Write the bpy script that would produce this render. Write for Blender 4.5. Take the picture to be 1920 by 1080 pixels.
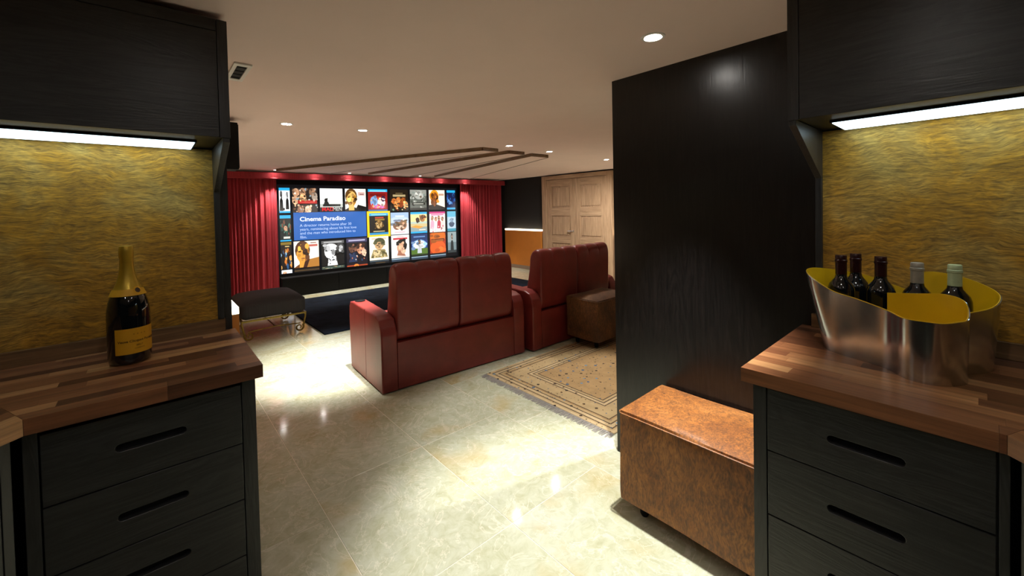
import bpy, bmesh, math, random
from mathutils import Vector, Matrix
random.seed(7)
for o in list(bpy.data.objects): bpy.data.objects.remove(o)
SC = bpy.context.scene
COL = SC.collection
PI = math.pi
CEIL = 2.07

# ---------------------------------------------------------------- camera, world, exposure
cam = bpy.data.cameras.new('camera'); camo = bpy.data.objects.new('camera', cam); COL.objects.link(camo)
cam.sensor_width = 36.0; cam.lens = 36.0*773/1920
cam.shift_y = -(540-407)/1920
cam.clip_start = 0.02
camo.matrix_world = (Matrix.Translation((0, 0, 1.38)) @ Matrix.Rotation(math.radians(-41.3), 4, 'Z')
                     @ Matrix.Rotation(math.radians(90-1.2), 4, 'X') @ Matrix.Rotation(math.radians(-1.2), 4, 'Z'))
SC.camera = camo
w = bpy.data.worlds.new('world'); SC.world = w; w.use_nodes = True
w.node_tree.nodes['Background'].inputs[0].default_value = (0.02, 0.02, 0.025, 1)
w.node_tree.nodes['Background'].inputs[1].default_value = 0.3
vs = SC.view_settings
vs.view_transform = 'Standard'; vs.look = 'None'; vs.gamma = 1.0; vs.use_curve_mapping = False
vs.exposure = 0.0

# ---------------------------------------------------------------- lamps of the place: strength table
#            x      y     watts  cone  blend  aim(x, y)      label
DOWN = [
    (1.568, 0.888, 300, 60, 0.6, (1.38, 1.0), 'ceiling downlight above the orange cowhide ottoman'),
    (0.814, 3.542, 190, 48, 0.8, (1.2, 3.72), 'ceiling downlight beyond the ceiling vent, beside the speaker box'),
    (1.378, 3.462, 420, 52, 0.7, (1.28, 4.0), 'ceiling downlight above the left arm of the cup-holder sofa'),
    (2.987, 3.420, 60, 80, 0.7, (3.0, 3.5), 'ceiling downlight by the near end of the middle ceiling fin'),
    (3.711, 3.503, 60, 80, 0.7, (3.7, 3.5), 'ceiling downlight by the near end of the fin closest to the doors'),
    (5.063, 3.635, 300, 130, 0.7, (5.6, 4.6), 'ceiling downlight in front of the oak double doors'),
    (2.62, 1.20, 210, 70, 0.4, (2.28, 1.45), 'ceiling downlight above the patterned rug behind the dark panel'),
    (0.10, 0.80, 4, 130, 0.8, (0.0, 1.1), 'bar downlight in front of the champagne counter'),
    (0.80, 0.10, 5, 130, 0.8, (1.1, 0.0), 'bar downlight in front of the wine cooler counter'),
    (-0.55, 0.15, 4, 130, 0.8, (-0.2, 0.5), 'bar downlight by the angled wing past the champagne bottle'),
    (0.15, -0.55, 4, 130, 0.8, (0.5, -0.2), 'bar downlight by the angled wing past the wine cooler'),
]
WASH = [(1.518, 110), (2.129, 80), (2.687, 80), (3.369, 80), (4.08, 80), (4.603, 80), (5.212, 110)]   # row over the valance: x, watts
LED_STRENGTH = 3.6
LEDGE_STRENGTH = 5.0

# ---------------------------------------------------------------- node helpers
def srgb(h):
    if isinstance(h, str):
        h = h.lstrip('#'); h = ''.join(c*2 for c in h) if len(h) == 3 else h; h = [int(h[i:i+2], 16) for i in (0, 2, 4)]
    f = lambda c: (c/12.92 if c <= 0.04045 else ((c+0.055)/1.055)**2.4)
    return tuple(f(c/255) for c in h)
def mat(name):
    m = bpy.data.materials.new(name); m.use_nodes = True
    nt = m.node_tree; b = nt.nodes['Principled BSDF']
    return m, nt, b
def N(nt, t, **k):
    n = nt.nodes.new(t)
    for a, v in k.items(): setattr(n, a, v)
    return n
def coords(nt, kind='Object', scale=(1, 1, 1), rot=(0, 0, 0)):
    mp = N(nt, 'ShaderNodeMapping'); mp.inputs['Scale'].default_value = scale; mp.inputs['Rotation'].default_value = rot
    if kind == 'World':
        g = N(nt, 'ShaderNodeNewGeometry'); nt.links.new(g.outputs['Position'], mp.inputs[0])
    else:
        g = N(nt, 'ShaderNodeTexCoord'); nt.links.new(g.outputs[kind], mp.inputs[0])
    return mp.outputs[0]
def noise(nt, vec, scale, detail=4, rough=0.55, dist=0.0):
    n = N(nt, 'ShaderNodeTexNoise'); n.inputs['Scale'].default_value = scale; n.inputs['Detail'].default_value = detail
    n.inputs['Roughness'].default_value = rough; n.inputs['Distortion'].default_value = dist
    nt.links.new(vec, n.inputs['Vector']); return n
def ramp(nt, fac, stops, interp='LINEAR'):
    r = N(nt, 'ShaderNodeValToRGB'); cr = r.color_ramp; cr.interpolation = interp
    while len(cr.elements) < len(stops): cr.elements.new(0.5)
    for e, (p, c) in zip(cr.elements, stops): e.position = p; e.color = (*c, 1) if len(c) == 3 else c
    nt.links.new(fac, r.inputs[0]); return r.outputs[0]
def mix(nt, fac, a, b, mode='MIX'):
    m = N(nt, 'ShaderNodeMix', data_type='RGBA', blend_type=mode)
    for s, v in ((m.inputs[0], fac), (m.inputs[6], a), (m.inputs[7], b)):
        if hasattr(v, 'node'): nt.links.new(v, s)
        elif isinstance(v, (int, float)): s.default_value = v
        else: s.default_value = (*v, 1)
    return m.outputs[2]
def bump(nt, b, h, strength=0.3, dist=0.01):
    n = N(nt, 'ShaderNodeBump'); n.inputs['Strength'].default_value = strength; n.inputs['Distance'].default_value = dist
    nt.links.new(h, n.inputs['Height']); nt.links.new(n.outputs[0], b.inputs['Normal'])
def plain(name, col, rough=0.5, metal=0.0, noise_amt=0.12, nscale=30, bmp=0.0, coat=0.0):
    m, nt, b = mat(name)
    n = noise(nt, coords(nt), nscale)
    c = ramp(nt, n.outputs[0], [(0.3, tuple(x*(1-noise_amt) for x in col)), (0.7, tuple(min(1, x*(1+noise_amt)) for x in col))])
    nt.links.new(c, b.inputs['Base Color']); b.inputs['Roughness'].default_value = rough; b.inputs['Metallic'].default_value = metal
    b.inputs['Coat Weight'].default_value = coat
    if bmp: bump(nt, b, n.outputs[0], bmp, 0.004)
    return m
def emit(name, col, strength):
    m, nt, b = mat(name)
    b.inputs['Base Color'].default_value = (*col, 1); b.inputs['Emission Color'].default_value = (*col, 1)
    b.inputs['Emission Strength'].default_value = strength
    return m
def dark_oak(name, axis, base=(0.012, 0.0115, 0.0115), hi=(0.025, 0.0245, 0.024), rough=0.38, bs=0.3):
    m, nt, b = mat(name)
    sc = [55, 55, 55]; sc['XYZ'.index(axis)] = 2.2
    v = coords(nt, 'Object', tuple(sc))
    n = noise(nt, v, 1.6, 8, 0.65, 0.6)
    sc2 = [7, 7, 7]; sc2['XYZ'.index(axis)] = 0.7
    n2 = noise(nt, coords(nt, 'Object', tuple(sc2)), 1.5, 3, 0.5, 2.0)
    wv = N(nt, 'ShaderNodeMath', operation='SINE'); mu = N(nt, 'ShaderNodeMath', operation='MULTIPLY'); mu.inputs[1].default_value = 60
    nt.links.new(n2.outputs[0], mu.inputs[0]); nt.links.new(mu.outputs[0], wv.inputs[0])
    ad = N(nt, 'ShaderNodeMath', operation='MULTIPLY_ADD'); ad.inputs[1].default_value = 0.1
    nt.links.new(wv.outputs[0], ad.inputs[0]); nt.links.new(n.outputs[0], ad.inputs[2])
    c = ramp(nt, ad.outputs[0], [(0.35, base), (0.7, hi)])
    nt.links.new(c, b.inputs['Base Color'])
    b.inputs['Roughness'].default_value = rough
    bump(nt, b, ad.outputs[0], bs, 0.002)
    return m
def light_wood(name, axis, cols, rough=0.4, scale=40):
    m, nt, b = mat(name)
    sc = [scale]*3; sc['XYZ'.index(axis)] = 1.8
    n = noise(nt, coords(nt, 'Object', tuple(sc)), 1.3, 6, 0.6, 0.8)
    c = ramp(nt, n.outputs[0], [(0.3, cols[0]), (0.55, cols[1]), (0.75, cols[2])])
    nt.links.new(c, b.inputs['Base Color']); b.inputs['Roughness'].default_value = rough
    bump(nt, b, n.outputs[0], 0.12, 0.002)
    return m
def stave_wood(name):
    m, nt, b = mat(name)
    oi = N(nt, 'ShaderNodeObjectInfo')
    v = coords(nt, 'Object', (2.5, 60, 60))
    off = N(nt, 'ShaderNodeVectorMath', operation='ADD'); sc = N(nt, 'ShaderNodeVectorMath', operation='SCALE')
    cx = N(nt, 'ShaderNodeCombineXYZ')
    for i in range(3): nt.links.new(oi.outputs['Random'], cx.inputs[i])
    nt.links.new(cx.outputs[0], sc.inputs[0]); sc.inputs['Scale'].default_value = 90
    nt.links.new(v, off.inputs[0]); nt.links.new(sc.outputs[0], off.inputs[1])
    n = noise(nt, off.outputs[0], 1.2, 6, 0.6, 0.5)
    g = ramp(nt, n.outputs[0], [(0.3, (0.55, 0.55, 0.55)), (0.7, (1.25, 1.25, 1.25))])
    c = ramp(nt, oi.outputs['Random'], [(0.0, srgb('#4a2c1c')), (0.3, srgb('#6d432b')), (0.6, srgb('#875838')), (0.85, srgb('#a07049')), (1.0, srgb('#b98b5c'))])
    nt.links.new(mix(nt, 1.0, c, g, 'MULTIPLY'), b.inputs['Base Color'])
    b.inputs['Roughness'].default_value = 0.3
    return m
def fur(name, cols, hdir=(6, 6, 120), rough=0.75, blotch=2.6):
    m, nt, b = mat(name)
    base = coords(nt, 'Object')
    wob = noise(nt, base, 5.0, 3, 0.5)
    sub = N(nt, 'ShaderNodeVectorMath', operation='MULTIPLY_ADD')
    sub.inputs[1].default_value = (0.10, 0.10, 0.10)
    nt.links.new(wob.outputs['Color'], sub.inputs[0]); nt.links.new(base, sub.inputs[2])
    mp = N(nt, 'ShaderNodeMapping'); mp.inputs['Scale'].default_value = hdir
    nt.links.new(sub.outputs[0], mp.inputs[0])
    h = noise(nt, mp.outputs[0], 2.2, 5, 0.65)
    big = noise(nt, base, blotch, 4, 0.6, 0.6)
    c1 = ramp(nt, big.outputs[0], [(0.33, cols[0]), (0.5, cols[1]), (0.68, cols[2])])
    g = ramp(nt, h.outputs[0], [(0.32, (0.55, 0.55, 0.55)), (0.66, (1.2, 1.2, 1.2))])
    mp2 = N(nt, 'ShaderNodeMapping'); mp2.inputs['Scale'].default_value = tuple(x*3.1 for x in hdir); mp2.inputs['Rotation'].default_value = (0.1, 0.25, 0.1)
    nt.links.new(sub.outputs[0], mp2.inputs[0]); h2 = noise(nt, mp2.outputs[0], 2.2, 3, 0.6)
    g2 = ramp(nt, h2.outputs[0], [(0.35, (0.55, 0.55, 0.55)), (0.62, (1.2, 1.2, 1.2))])
    nt.links.new(mix(nt, 1.0, mix(nt, 1.0, c1, g, 'MULTIPLY'), g2, 'MULTIPLY'), b.inputs['Base Color'])
    b.inputs['Roughness'].default_value = rough
    b.inputs['Sheen Weight'].default_value = 0.1
    bump(nt, b, h.outputs[0], 0.4, 0.003)
    return m
def marble(name):
    m, nt, b = mat(name)
    oi = N(nt, 'ShaderNodeObjectInfo')
    pos = coords(nt, 'World')
    cx = N(nt, 'ShaderNodeCombineXYZ'); nt.links.new(oi.outputs['Random'], cx.inputs[2])
    ad = N(nt, 'ShaderNodeVectorMath', operation='MULTIPLY_ADD'); ad.inputs[1].default_value = (0, 0, 30)
    nt.links.new(cx.outputs[0], ad.inputs[0]); nt.links.new(pos, ad.inputs[2])
    v = ad.outputs[0]
    n1 = noise(nt, v, 3.0, 6, 0.6, 0.9)
    c = ramp(nt, n1.outputs[0], [(0.3, srgb('#aea982')), (0.42, srgb('#babda0')), (0.55, srgb('#c0c4ac')), (0.7, srgb('#c8ccbe'))])
    n2 = noise(nt, v, 14.0, 6, 0.7, 1.5)
    c = mix(nt, 0.45, c, ramp(nt, n2.outputs[0], [(0.3, srgb('#9c9a7a')), (0.5, srgb('#bec0a8')), (0.72, srgb('#d6d9cc'))]))
    # veins: the zero line of a distorted noise
    n3 = noise(nt, v, 4.0, 5, 0.6, 2.2)
    s = N(nt, 'ShaderNodeMath', operation='SUBTRACT'); s.inputs[1].default_value = 0.5; nt.links.new(n3.outputs[0], s.inputs[0])
    a = N(nt, 'ShaderNodeMath', operation='ABSOLUTE'); nt.links.new(s.outputs[0], a.inputs[0])
    vein = ramp(nt, a.outputs[0], [(0.0, (1, 1, 1)), (0.018, (0, 0, 0))])
    vm = N(nt, 'ShaderNodeMath', operation='MULTIPLY'); vm.inputs[1].default_value = 0.5; nt.links.new(vein, vm.inputs[0])
    c = mix(nt, vm.outputs[0], c, srgb('#e9e4d4'))
    n4 = noise(nt, v, 2.2, 3, 0.5, 0.5)
    patch = ramp(nt, n4.outputs[0], [(0.56, (0, 0, 0)), (0.68, (0.38, 0.38, 0.38))])
    c = mix(nt, patch, c, srgb('#c2a04e'))
    nt.links.new(c, b.inputs['Base Color'])
    r = ramp(nt, n2.outputs[0], [(0.3, (0.07, 0.07, 0.07)), (0.7, (0.13, 0.13, 0.13))])
    nt.links.new(r, b.inputs['Roughness'])
    bump(nt, b, n2.outputs[0], 0.04, 0.002)
    return m
def leather(name, col):
    m, nt, b = mat(name)
    v = coords(nt, 'Object')
    vo = N(nt, 'ShaderNodeTexVoronoi'); vo.inputs['Scale'].default_value = 190; nt.links.new(v, vo.inputs['Vector'])
    n = noise(nt, v, 6, 4)
    c = ramp(nt, n.outputs[0], [(0.3, tuple(x*0.82 for x in col)), (0.7, tuple(x*1.15 for x in col))])
    nt.links.new(c, b.inputs['Base Color']); b.inputs['Roughness'].default_value = 0.38
    bump(nt, b, vo.outputs['Distance'], 0.12, 0.002)
    return m
def velvet(name, col, rough=0.85):
    m, nt, b = mat(name)
    n = noise(nt, coords(nt, 'Object', (120, 120, 2)), 1.0, 3)
    c = ramp(nt, n.outputs[0], [(0.3, tuple(x*0.75 for x in col)), (0.7, tuple(x*1.25 for x in col))])
    nt.links.new(c, b.inputs['Base Color']); b.inputs['Roughness'].default_value = rough
    b.inputs['Sheen Weight'].default_value = 0.4
    b.inputs['Sheen Tint'].default_value = (*[min(1, x*2.5) for x in col], 1)
    return m
def pile(name, c0, c1):
    m, nt, b = mat(name)
    v = coords(nt, 'Object')
    n = noise(nt, v, 5, 5, 0.6, 0.8); f = noise(nt, v, 260, 2)
    nt.links.new(ramp(nt, n.outputs[0], [(0.35, c0), (0.68, c1)]), b.inputs['Base Color'])
    b.inputs['Roughness'].default_value = 0.95; b.inputs['Specular IOR Level'].default_value = 0.1
    bump(nt, b, f.outputs[0], 0.5, 0.004)
    return m
def screen_mat():
    m, nt, b = mat('screen_image')
    a = N(nt, 'ShaderNodeVertexColor', layer_name='Col')
    nt.links.new(a.outputs[0], b.inputs['Emission Color']); b.inputs['Emission Strength'].default_value = 1.5
    b.inputs['Base Color'].default_value = (0.02, 0.02, 0.02, 1); b.inputs['Roughness'].default_value = 0.8
    return m
def rug_mat(W, L):
    # flat woven design: border lines follow the distance to the rug's edge (object coordinates, metres)
    m, nt, b = mat('patterned_rug_wool')
    tc = N(nt, 'ShaderNodeTexCoord'); sp = N(nt, 'ShaderNodeSeparateXYZ'); nt.links.new(tc.outputs['Object'], sp.inputs[0])
    def edge(sock, half):
        a = N(nt, 'ShaderNodeMath', operation='ABSOLUTE'); nt.links.new(sock, a.inputs[0])
        s = N(nt, 'ShaderNodeMath', operation='SUBTRACT'); s.inputs[0].default_value = half; nt.links.new(a.outputs[0], s.inputs[1]); return s.outputs[0]
    mn = N(nt, 'ShaderNodeMath', operation='MINIMUM'); nt.links.new(edge(sp.outputs[0], W/2), mn.inputs[0]); nt.links.new(edge(sp.outputs[1], L/2), mn.inputs[1])
    S = 2.0
    mu = N(nt, 'ShaderNodeMath', operation='MULTIPLY'); mu.inputs[1].default_value = S; nt.links.new(mn.outputs[0], mu.inputs[0])
    sand, tan, line, cream = srgb('#b39a70'), srgb('#a6875c'), srgb('#55432f'), srgb('#c0a880')
    st = [(0, cream), (0.02, sand), (0.035, line), (0.044, cream), (0.072, line), (0.082, sand), (0.10, tan), (0.113, line), (0.123, sand),
          (0.24, line), (0.250, cream), (0.27, line), (0.280, sand), (0.30, line), (0.310, tan)]
    c = ramp(nt, mu.outputs[0], [(p*S, q) for p, q in st], 'CONSTANT')
    n = noise(nt, tc.outputs['Object'], 9, 4, 0.6, 0.5)
    c = mix(nt, 0.5, c, ramp(nt, n.outputs[0], [(0.35, (0.62, 0.62, 0.62)), (0.65, (1, 1, 1))]), 'MULTIPLY')
    # small woven motifs
    for sc, th, cols, seed in ((13, 0.2, [srgb('#2a211a'), srgb('#34587c'), srgb('#3d2d20'), srgb('#5f8098')], 0.0), (26, 0.2, [srgb('#54402c'), srgb('#8a6238'), srgb('#3f5468'), srgb('#4a3a2b')], 3.7)):
        mp = N(nt, 'ShaderNodeMapping'); mp.inputs['Location'].default_value = (seed, seed, 0); nt.links.new(tc.outputs['Object'], mp.inputs[0])
        vo = N(nt, 'ShaderNodeTexVoronoi', distance='MANHATTAN'); vo.inputs['Scale'].default_value = sc; vo.inputs['Randomness'].default_value = 0.55
        nt.links.new(mp.outputs[0], vo.inputs['Vector'])
        f = ramp(nt, vo.outputs['Distance'], [(0, (1, 1, 1)), (th, (0, 0, 0))], 'CONSTANT')
        sx = N(nt, 'ShaderNodeSeparateColor'); nt.links.new(vo.outputs['Color'], sx.inputs[0])
        cc = ramp(nt, sx.outputs[0], [(0, cols[0]), (0.3, cols[1]), (0.55, cols[2]), (0.8, cols[3])], 'CONSTANT')
        c = mix(nt, f, c, cc)
    nt.links.new(c, b.inputs['Base Color']); b.inputs['Roughness'].default_value = 0.95
    f = noise(nt, tc.outputs['Object'], 300, 2); bump(nt, b, f.outputs[0], 0.4, 0.003)
    return m

M = {}
M['oak_h'] = dark_oak('dark_stained_oak_horizontal', 'X')
M['oak_v'] = dark_oak('dark_stained_oak_vertical', 'Z')
M['panel'] = dark_oak('dark_polished_panel', 'Z', (0.004, 0.0035, 0.0035), (0.010, 0.008, 0.0075), 0.3, 0.14)
M['slot'] = plain('slot_shadow_black', (0.004, 0.004, 0.004), 0.8)
M['stave'] = stave_wood('walnut_stave')
M['splash'] = light_wood('walnut_upstand', 'X', (srgb('#4f3a25'), srgb('#7a5a3a'), srgb('#94744e')))
M['fur'] = fur('golden_cowhide', (srgb('#8f6408'), srgb('#b58218'), srgb('#b89648')), (7, 7, 46))
M['hide'] = fur('orange_cowhide', (srgb('#80490f'), srgb('#945a1e'), srgb('#aa6e32')), (22, 22, 7), 0.6, 2.5)
M['hide2'] = fur('brown_cowhide', (srgb('#4a2c12'), srgb('#6d4522'), srgb('#83592f')), (26, 26, 8), 0.6, 3.5)
M['marble'] = marble('polished_cream_marble')
M['grout'] = plain('pale_grout', srgb('#ece6d6'), 0.8)
M['ceil'] = plain('matt_ceiling_paint', (0.78, 0.61, 0.56), 0.9, 0, 0.02, 3)
M['beam'] = light_wood('bronze_oak_edge', 'Y', (srgb('#5a4630'), srgb('#7a6248'), srgb('#8d765a')))
M['leather'] = leather('oxblood_leather', srgb('#7a2a26'))
M['curtain'] = velvet('red_velvet', srgb('#9a2832'))
M['valance'] = velvet('red_valance_cloth', srgb('#8e2028'))
M['black'] = plain('matt_black', (0.004, 0.004, 0.0045), 0.7)
M['black'].node_tree.nodes['Principled BSDF'].inputs['Specular IOR Level'].default_value = 0.2
M['fabric'] = plain('black_wall_fabric', (0.008, 0.007, 0.007), 0.9)
M['screenbg'] = emit('screen_background', srgb('#04080f'), 1.0)
M['screen'] = screen_mat()
M['blackrug'] = pile('dark_blue_black_pile', (0.003, 0.005, 0.009), (0.010, 0.016, 0.028))
M['fringe'] = plain('grey_wool_fringe', srgb('#8a857f'), 0.95)
M['orange'] = plain('orange_dado_paint', srgb('#c4792a'), 0.6, 0, 0.05, 6)
M['ledge'] = emit('ledge_led', (1.0, 0.86, 0.62), LEDGE_STRENGTH)
M['led'] = emit('cool_white_led', (0.70, 0.91, 1.0), LED_STRENGTH)
M['lens'] = emit('downlight_lens', (1.0, 0.95, 0.88), 120.0)
M['white'] = plain('white_painted_metal', (0.75, 0.73, 0.70), 0.4, 0, 0.03)
M['door'] = light_wood('pale_limed_oak', 'Z', (srgb('#8b6f55'), srgb('#b09172'), srgb('#c4a88a')), 0.5)
M['door_h'] = light_wood('pale_limed_oak_rail', 'Y', (srgb('#8b6f55'), srgb('#b09172'), srgb('#c4a88a')), 0.5)
M['chrome'] = plain('chrome', (0.75, 0.75, 0.74), 0.2, 1.0, 0.02)
M['steel'] = plain('brushed_steel', (0.52, 0.55, 0.58), 0.2, 1.0, 0.05, 60)
M['yellow'] = plain('yellow_lacquer', srgb('#e0b00c'), 0.4, 0, 0.03)
M['glass'] = plain('dark_bottle_glass', (0.004, 0.005, 0.006), 0.06, 0, 0.0, 5, 0, 0.5)
M['gold'] = plain('gold_foil', srgb('#b8952c'), 0.35, 0.5, 0.1, 40)
M['champlabel'] = plain('orange_yellow_label', srgb('#d39a10'), 0.6, 0, 0.04)
M['ink'] = plain('label_ink', srgb('#3a2408'), 0.7)
M['caps_red'] = plain('burgundy_capsule', srgb('#2e0f11'), 0.3, 0.3)
M['caps_grey'] = plain('pale_grey_capsule', srgb('#a39c8c'), 0.4, 0.3)
M['caps_green'] = plain('pale_green_capsule', srgb('#b9c79a'), 0.4, 0.2)
M['darkgrey'] = velvet('charcoal_velvet', srgb('#2c2c30'))
M['gilt'] = plain('gilded_iron', srgb('#8d7a3c'), 0.35, 0.8, 0.25, 40)
M['wallpaint'] = plain('taupe_wall_paint', srgb('#8b7765'), 0.85, 0, 0.03, 3)

# ---------------------------------------------------------------- object helpers
def tag(o, label=None, cat=None, group=None, kind=None):
    if label: o['label'] = label
    if cat: o['category'] = cat
    if group: o['group'] = group
    if kind: o['kind'] = kind
    return o
def thing(name, loc=(0, 0, 0), rotz=0.0, label=None, cat=None, group=None, kind=None):
    o = bpy.data.objects.new(name, None); COL.objects.link(o)
    o.location = loc; o.rotation_euler = (0, 0, rotz); o.empty_display_size = 0.1
    return tag(o, label, cat, group, kind)
class MB:
    def __init__(s): s.bm = bmesh.new()
    def box(s, x0, x1, y0, y1, z0, z1, bev=0.0, seg=2):
        b = bmesh.new()
        r = bmesh.ops.create_cube(b, size=1)
        for v in b.verts:
            v.co = Vector(((x0+x1)/2+v.co.x*(x1-x0), (y0+y1)/2+v.co.y*(y1-y0), (z0+z1)/2+v.co.z*(z1-z0)))
        if bev: bmesh.ops.bevel(b, geom=b.edges[:], offset=bev, segments=seg, affect='EDGES', profile=0.7)
        return s.add(b)
    def add(s, b):
        me = bpy.data.meshes.new('t'); b.to_mesh(me); b.free(); s.bm.from_mesh(me); bpy.data.meshes.remove(me); return s
    def prism(s, poly, a0, a1, plane='xy', bev=0.0, seg=2):
        """poly extruded: plane xy -> z; plane yz -> x (poly is (y,z)); plane xz -> y"""
        b = bmesh.new()
        def P(p, a): return {'xy': (p[0], p[1], a), 'yz': (a, p[0], p[1]), 'xz': (p[0], a, p[1])}[plane]
        v0 = [b.verts.new(P(p, a0)) for p in poly]; v1 = [b.verts.new(P(p, a1)) for p in poly]
        n = len(poly)
        b.faces.new(v0); b.faces.new(v1[::-1])
        for i in range(n): b.faces.new((v0[i], v1[i], v1[(i+1) % n], v0[(i+1) % n]))
        bmesh.ops.recalc_face_normals(b, faces=b.faces[:])
        if bev: bmesh.ops.bevel(b, geom=b.edges[:], offset=bev, segments=seg, affect='EDGES', profile=0.7, clamp_overlap=True)
        return s.add(b)
    def lathe(s, prof, n=32, c=(0, 0, 0)):
        b = bmesh.new(); rings = []
        for r, z in prof:
            if r < 1e-6: rings.append([b.verts.new((c[0], c[1], c[2]+z))])
            else: rings.append([b.verts.new((c[0]+r*math.cos(2*PI*i/n), c[1]+r*math.sin(2*PI*i/n), c[2]+z)) for i in range(n)])
        for A, B in zip(rings, rings[1:]):
            for i in range(n):
                j = (i+1) % n
                if len(A) == 1 and len(B) == 1: continue
                if len(A) == 1: b.faces.new((A[0], B[i], B[j]))
                elif len(B) == 1: b.faces.new((A[i], A[j], B[0]))
                else: b.faces.new((A[i], A[j], B[j], B[i]))
        bmesh.ops.recalc_face_normals(b, faces=b.faces[:])
        return s.add(b)
    def tube(s, pts, r, n=8):
        b = bmesh.new(); P = [Vector(p) for p in pts]; rings = []
        rr = r if isinstance(r, (list, tuple)) else [r]*len(P)
        up = Vector((0, 0, 1))
        for i, p in enumerate(P):
            d = (P[min(i+1, len(P)-1)]-P[max(i-1, 0)]).normalized()
            ref = Vector((0, 1, 0)) if abs(d.y) < 0.9 else Vector((1, 0, 0))
            a = d.cross(ref).normalized(); c = d.cross(a).normalized()
            rings.append([b.verts.new(p+(a*math.cos(2*PI*k/n)+c*math.sin(2*PI*k/n))*rr[i]) for k in range(n)])
        for A, B in zip(rings, rings[1:]):
            for k in range(n): b.faces.new((A[k], A[(k+1) % n], B[(k+1) % n], B[k]))
        b.faces.new(rings[0][::-1]); b.faces.new(rings[-1])
        bmesh.ops.recalc_face_normals(b, faces=b.faces[:])
        return s.add(b)
    def quadmesh(s, verts, faces):
        b = bmesh.new(); vv = [b.verts.new(v) for v in verts]
        for f in faces: b.faces.new([vv[i] for i in f])
        bmesh.ops.recalc_face_normals(b, faces=b.faces[:])
        return s.add(b)
    def flipx(s):
        for v in s.bm.verts: v.co.x = -v.co.x
        bmesh.ops.reverse_faces(s.bm, faces=s.bm.faces[:]); return s
    def shift(s, d):
        for v in s.bm.verts: v.co += Vector(d)
        return s
    def mesh(s, name, m, smooth=False, angle=35):
        me = bpy.data.meshes.new(name)
        s.bm.to_mesh(me); s.bm.free()
        for mm in (m if isinstance(m, list) else [m]): me.materials.append(mm)
        if smooth:
            me.polygons.foreach_set('use_smooth', [True]*len(me.polygons))
            me.set_sharp_from_angle(angle=math.radians(angle))
        return me
    def build(s, name, m, parent=None, smooth=False, angle=35, loc=None):
        o = bpy.data.objects.new(name, s.mesh(name, m, smooth, angle)); COL.objects.link(o)
        if parent: o.parent = parent
        if loc: o.location = loc
        return o
def box(name, m, parent, x0, x1, y0, y1, z0, z1, bev=0.0, smooth=False):
    """world/parent-frame box; without a parent it becomes an object whose origin is at its base"""
    if parent: return MB().box(x0, x1, y0, y1, z0, z1, bev).build(name, m, parent, smooth)
    c = ((x0+x1)/2, (y0+y1)/2, z0)
    return MB().box(x0-c[0], x1-c[0], y0-c[1], y1-c[1], 0, z1-z0, bev).build(name, m, None, smooth, loc=c)
def prism_obj(name, m, parent, poly, z0, z1):
    if parent: return MB().prism(poly, z0, z1).build(name, m, parent)
    cx = sum(p[0] for p in poly)/len(poly); cy = sum(p[1] for p in poly)/len(poly)
    return MB().prism([(p[0]-cx, p[1]-cy) for p in poly], 0, z1-z0).build(name, m, None, loc=(cx, cy, z0))
def dup(root, loc, rotz, label, group=None):
    r = root.copy(); COL.objects.link(r); r.location = loc; r.rotation_euler = (0, 0, rotz); r['label'] = label
    if group: r['group'] = group
    for ch in list(root.children):
        c = ch.copy(); COL.objects.link(c); c.parent = r
        for g in list(ch.children):
            d = g.copy(); COL.objects.link(d); d.parent = c
    return r
def struct(o): o['kind'] = 'structure'; return o
def text_mesh(body, size, align='LEFT', spacing=1.0, bold=0.0):
    cu = bpy.data.curves.new('txt', 'FONT'); cu.body = body; cu.size = size; cu.align_x = align; cu.space_character = spacing
    cu.offset = bold; cu.resolution_u = 3
    o = bpy.data.objects.new('txt', cu); COL.objects.link(o)
    dg = bpy.context.evaluated_depsgraph_get(); me = bpy.data.meshes.new_from_object(o.evaluated_get(dg))
    bpy.data.objects.remove(o); bpy.data.curves.remove(cu)
    return me
def pill_plate(x0, x1, z0, z1, slot, thick, bev=0.0015):
    """plate in the xz plane (front at y=0, back at y=thick) with a pill-shaped hole slot=(xa, xb, zc, r)"""
    cu = bpy.data.curves.new('c', 'CURVE'); cu.dimensions = '2D'; cu.fill_mode = 'BOTH'; cu.extrude = thick/2-bev; cu.bevel_depth = bev; cu.bevel_resolution = 1
    def poly(pts):
        s = cu.splines.new('POLY'); s.points.add(len(pts)-1); s.use_cyclic_u = True
        for p, q in zip(s.points, pts): p.co = (*q, 0, 1)
    b = bev
    poly([(x0+b, z0+b), (x1-b, z0+b), (x1-b, z1-b), (x0+b, z1-b)])
    xa, xb, zc, r = slot; r += b
    pts = [(xb-r+r*math.cos(t), zc+r*math.sin(t)) for t in [(-PI/2+PI*i/10) for i in range(11)]]
    pts += [(xa+r+r*math.cos(t), zc+r*math.sin(t)) for t in [(PI/2+PI*i/10) for i in range(11)]]
    poly(pts[::-1])
    o = bpy.data.objects.new('c', cu); COL.objects.link(o)
    me = bpy.data.meshes.new_from_object(o.evaluated_get(bpy.context.evaluated_depsgraph_get()))
    bpy.data.objects.remove(o); bpy.data.curves.remove(cu)
    mb = MB(); mb.bm.from_mesh(me); bpy.data.meshes.remove(me)
    for v in mb.bm.verts: v.co = Vector((v.co.x, thick/2-v.co.z, v.co.y))
    bmesh.ops.recalc_face_normals(mb.bm, faces=mb.bm.faces[:])
    return mb
T225 = math.tan(PI/8)

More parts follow.
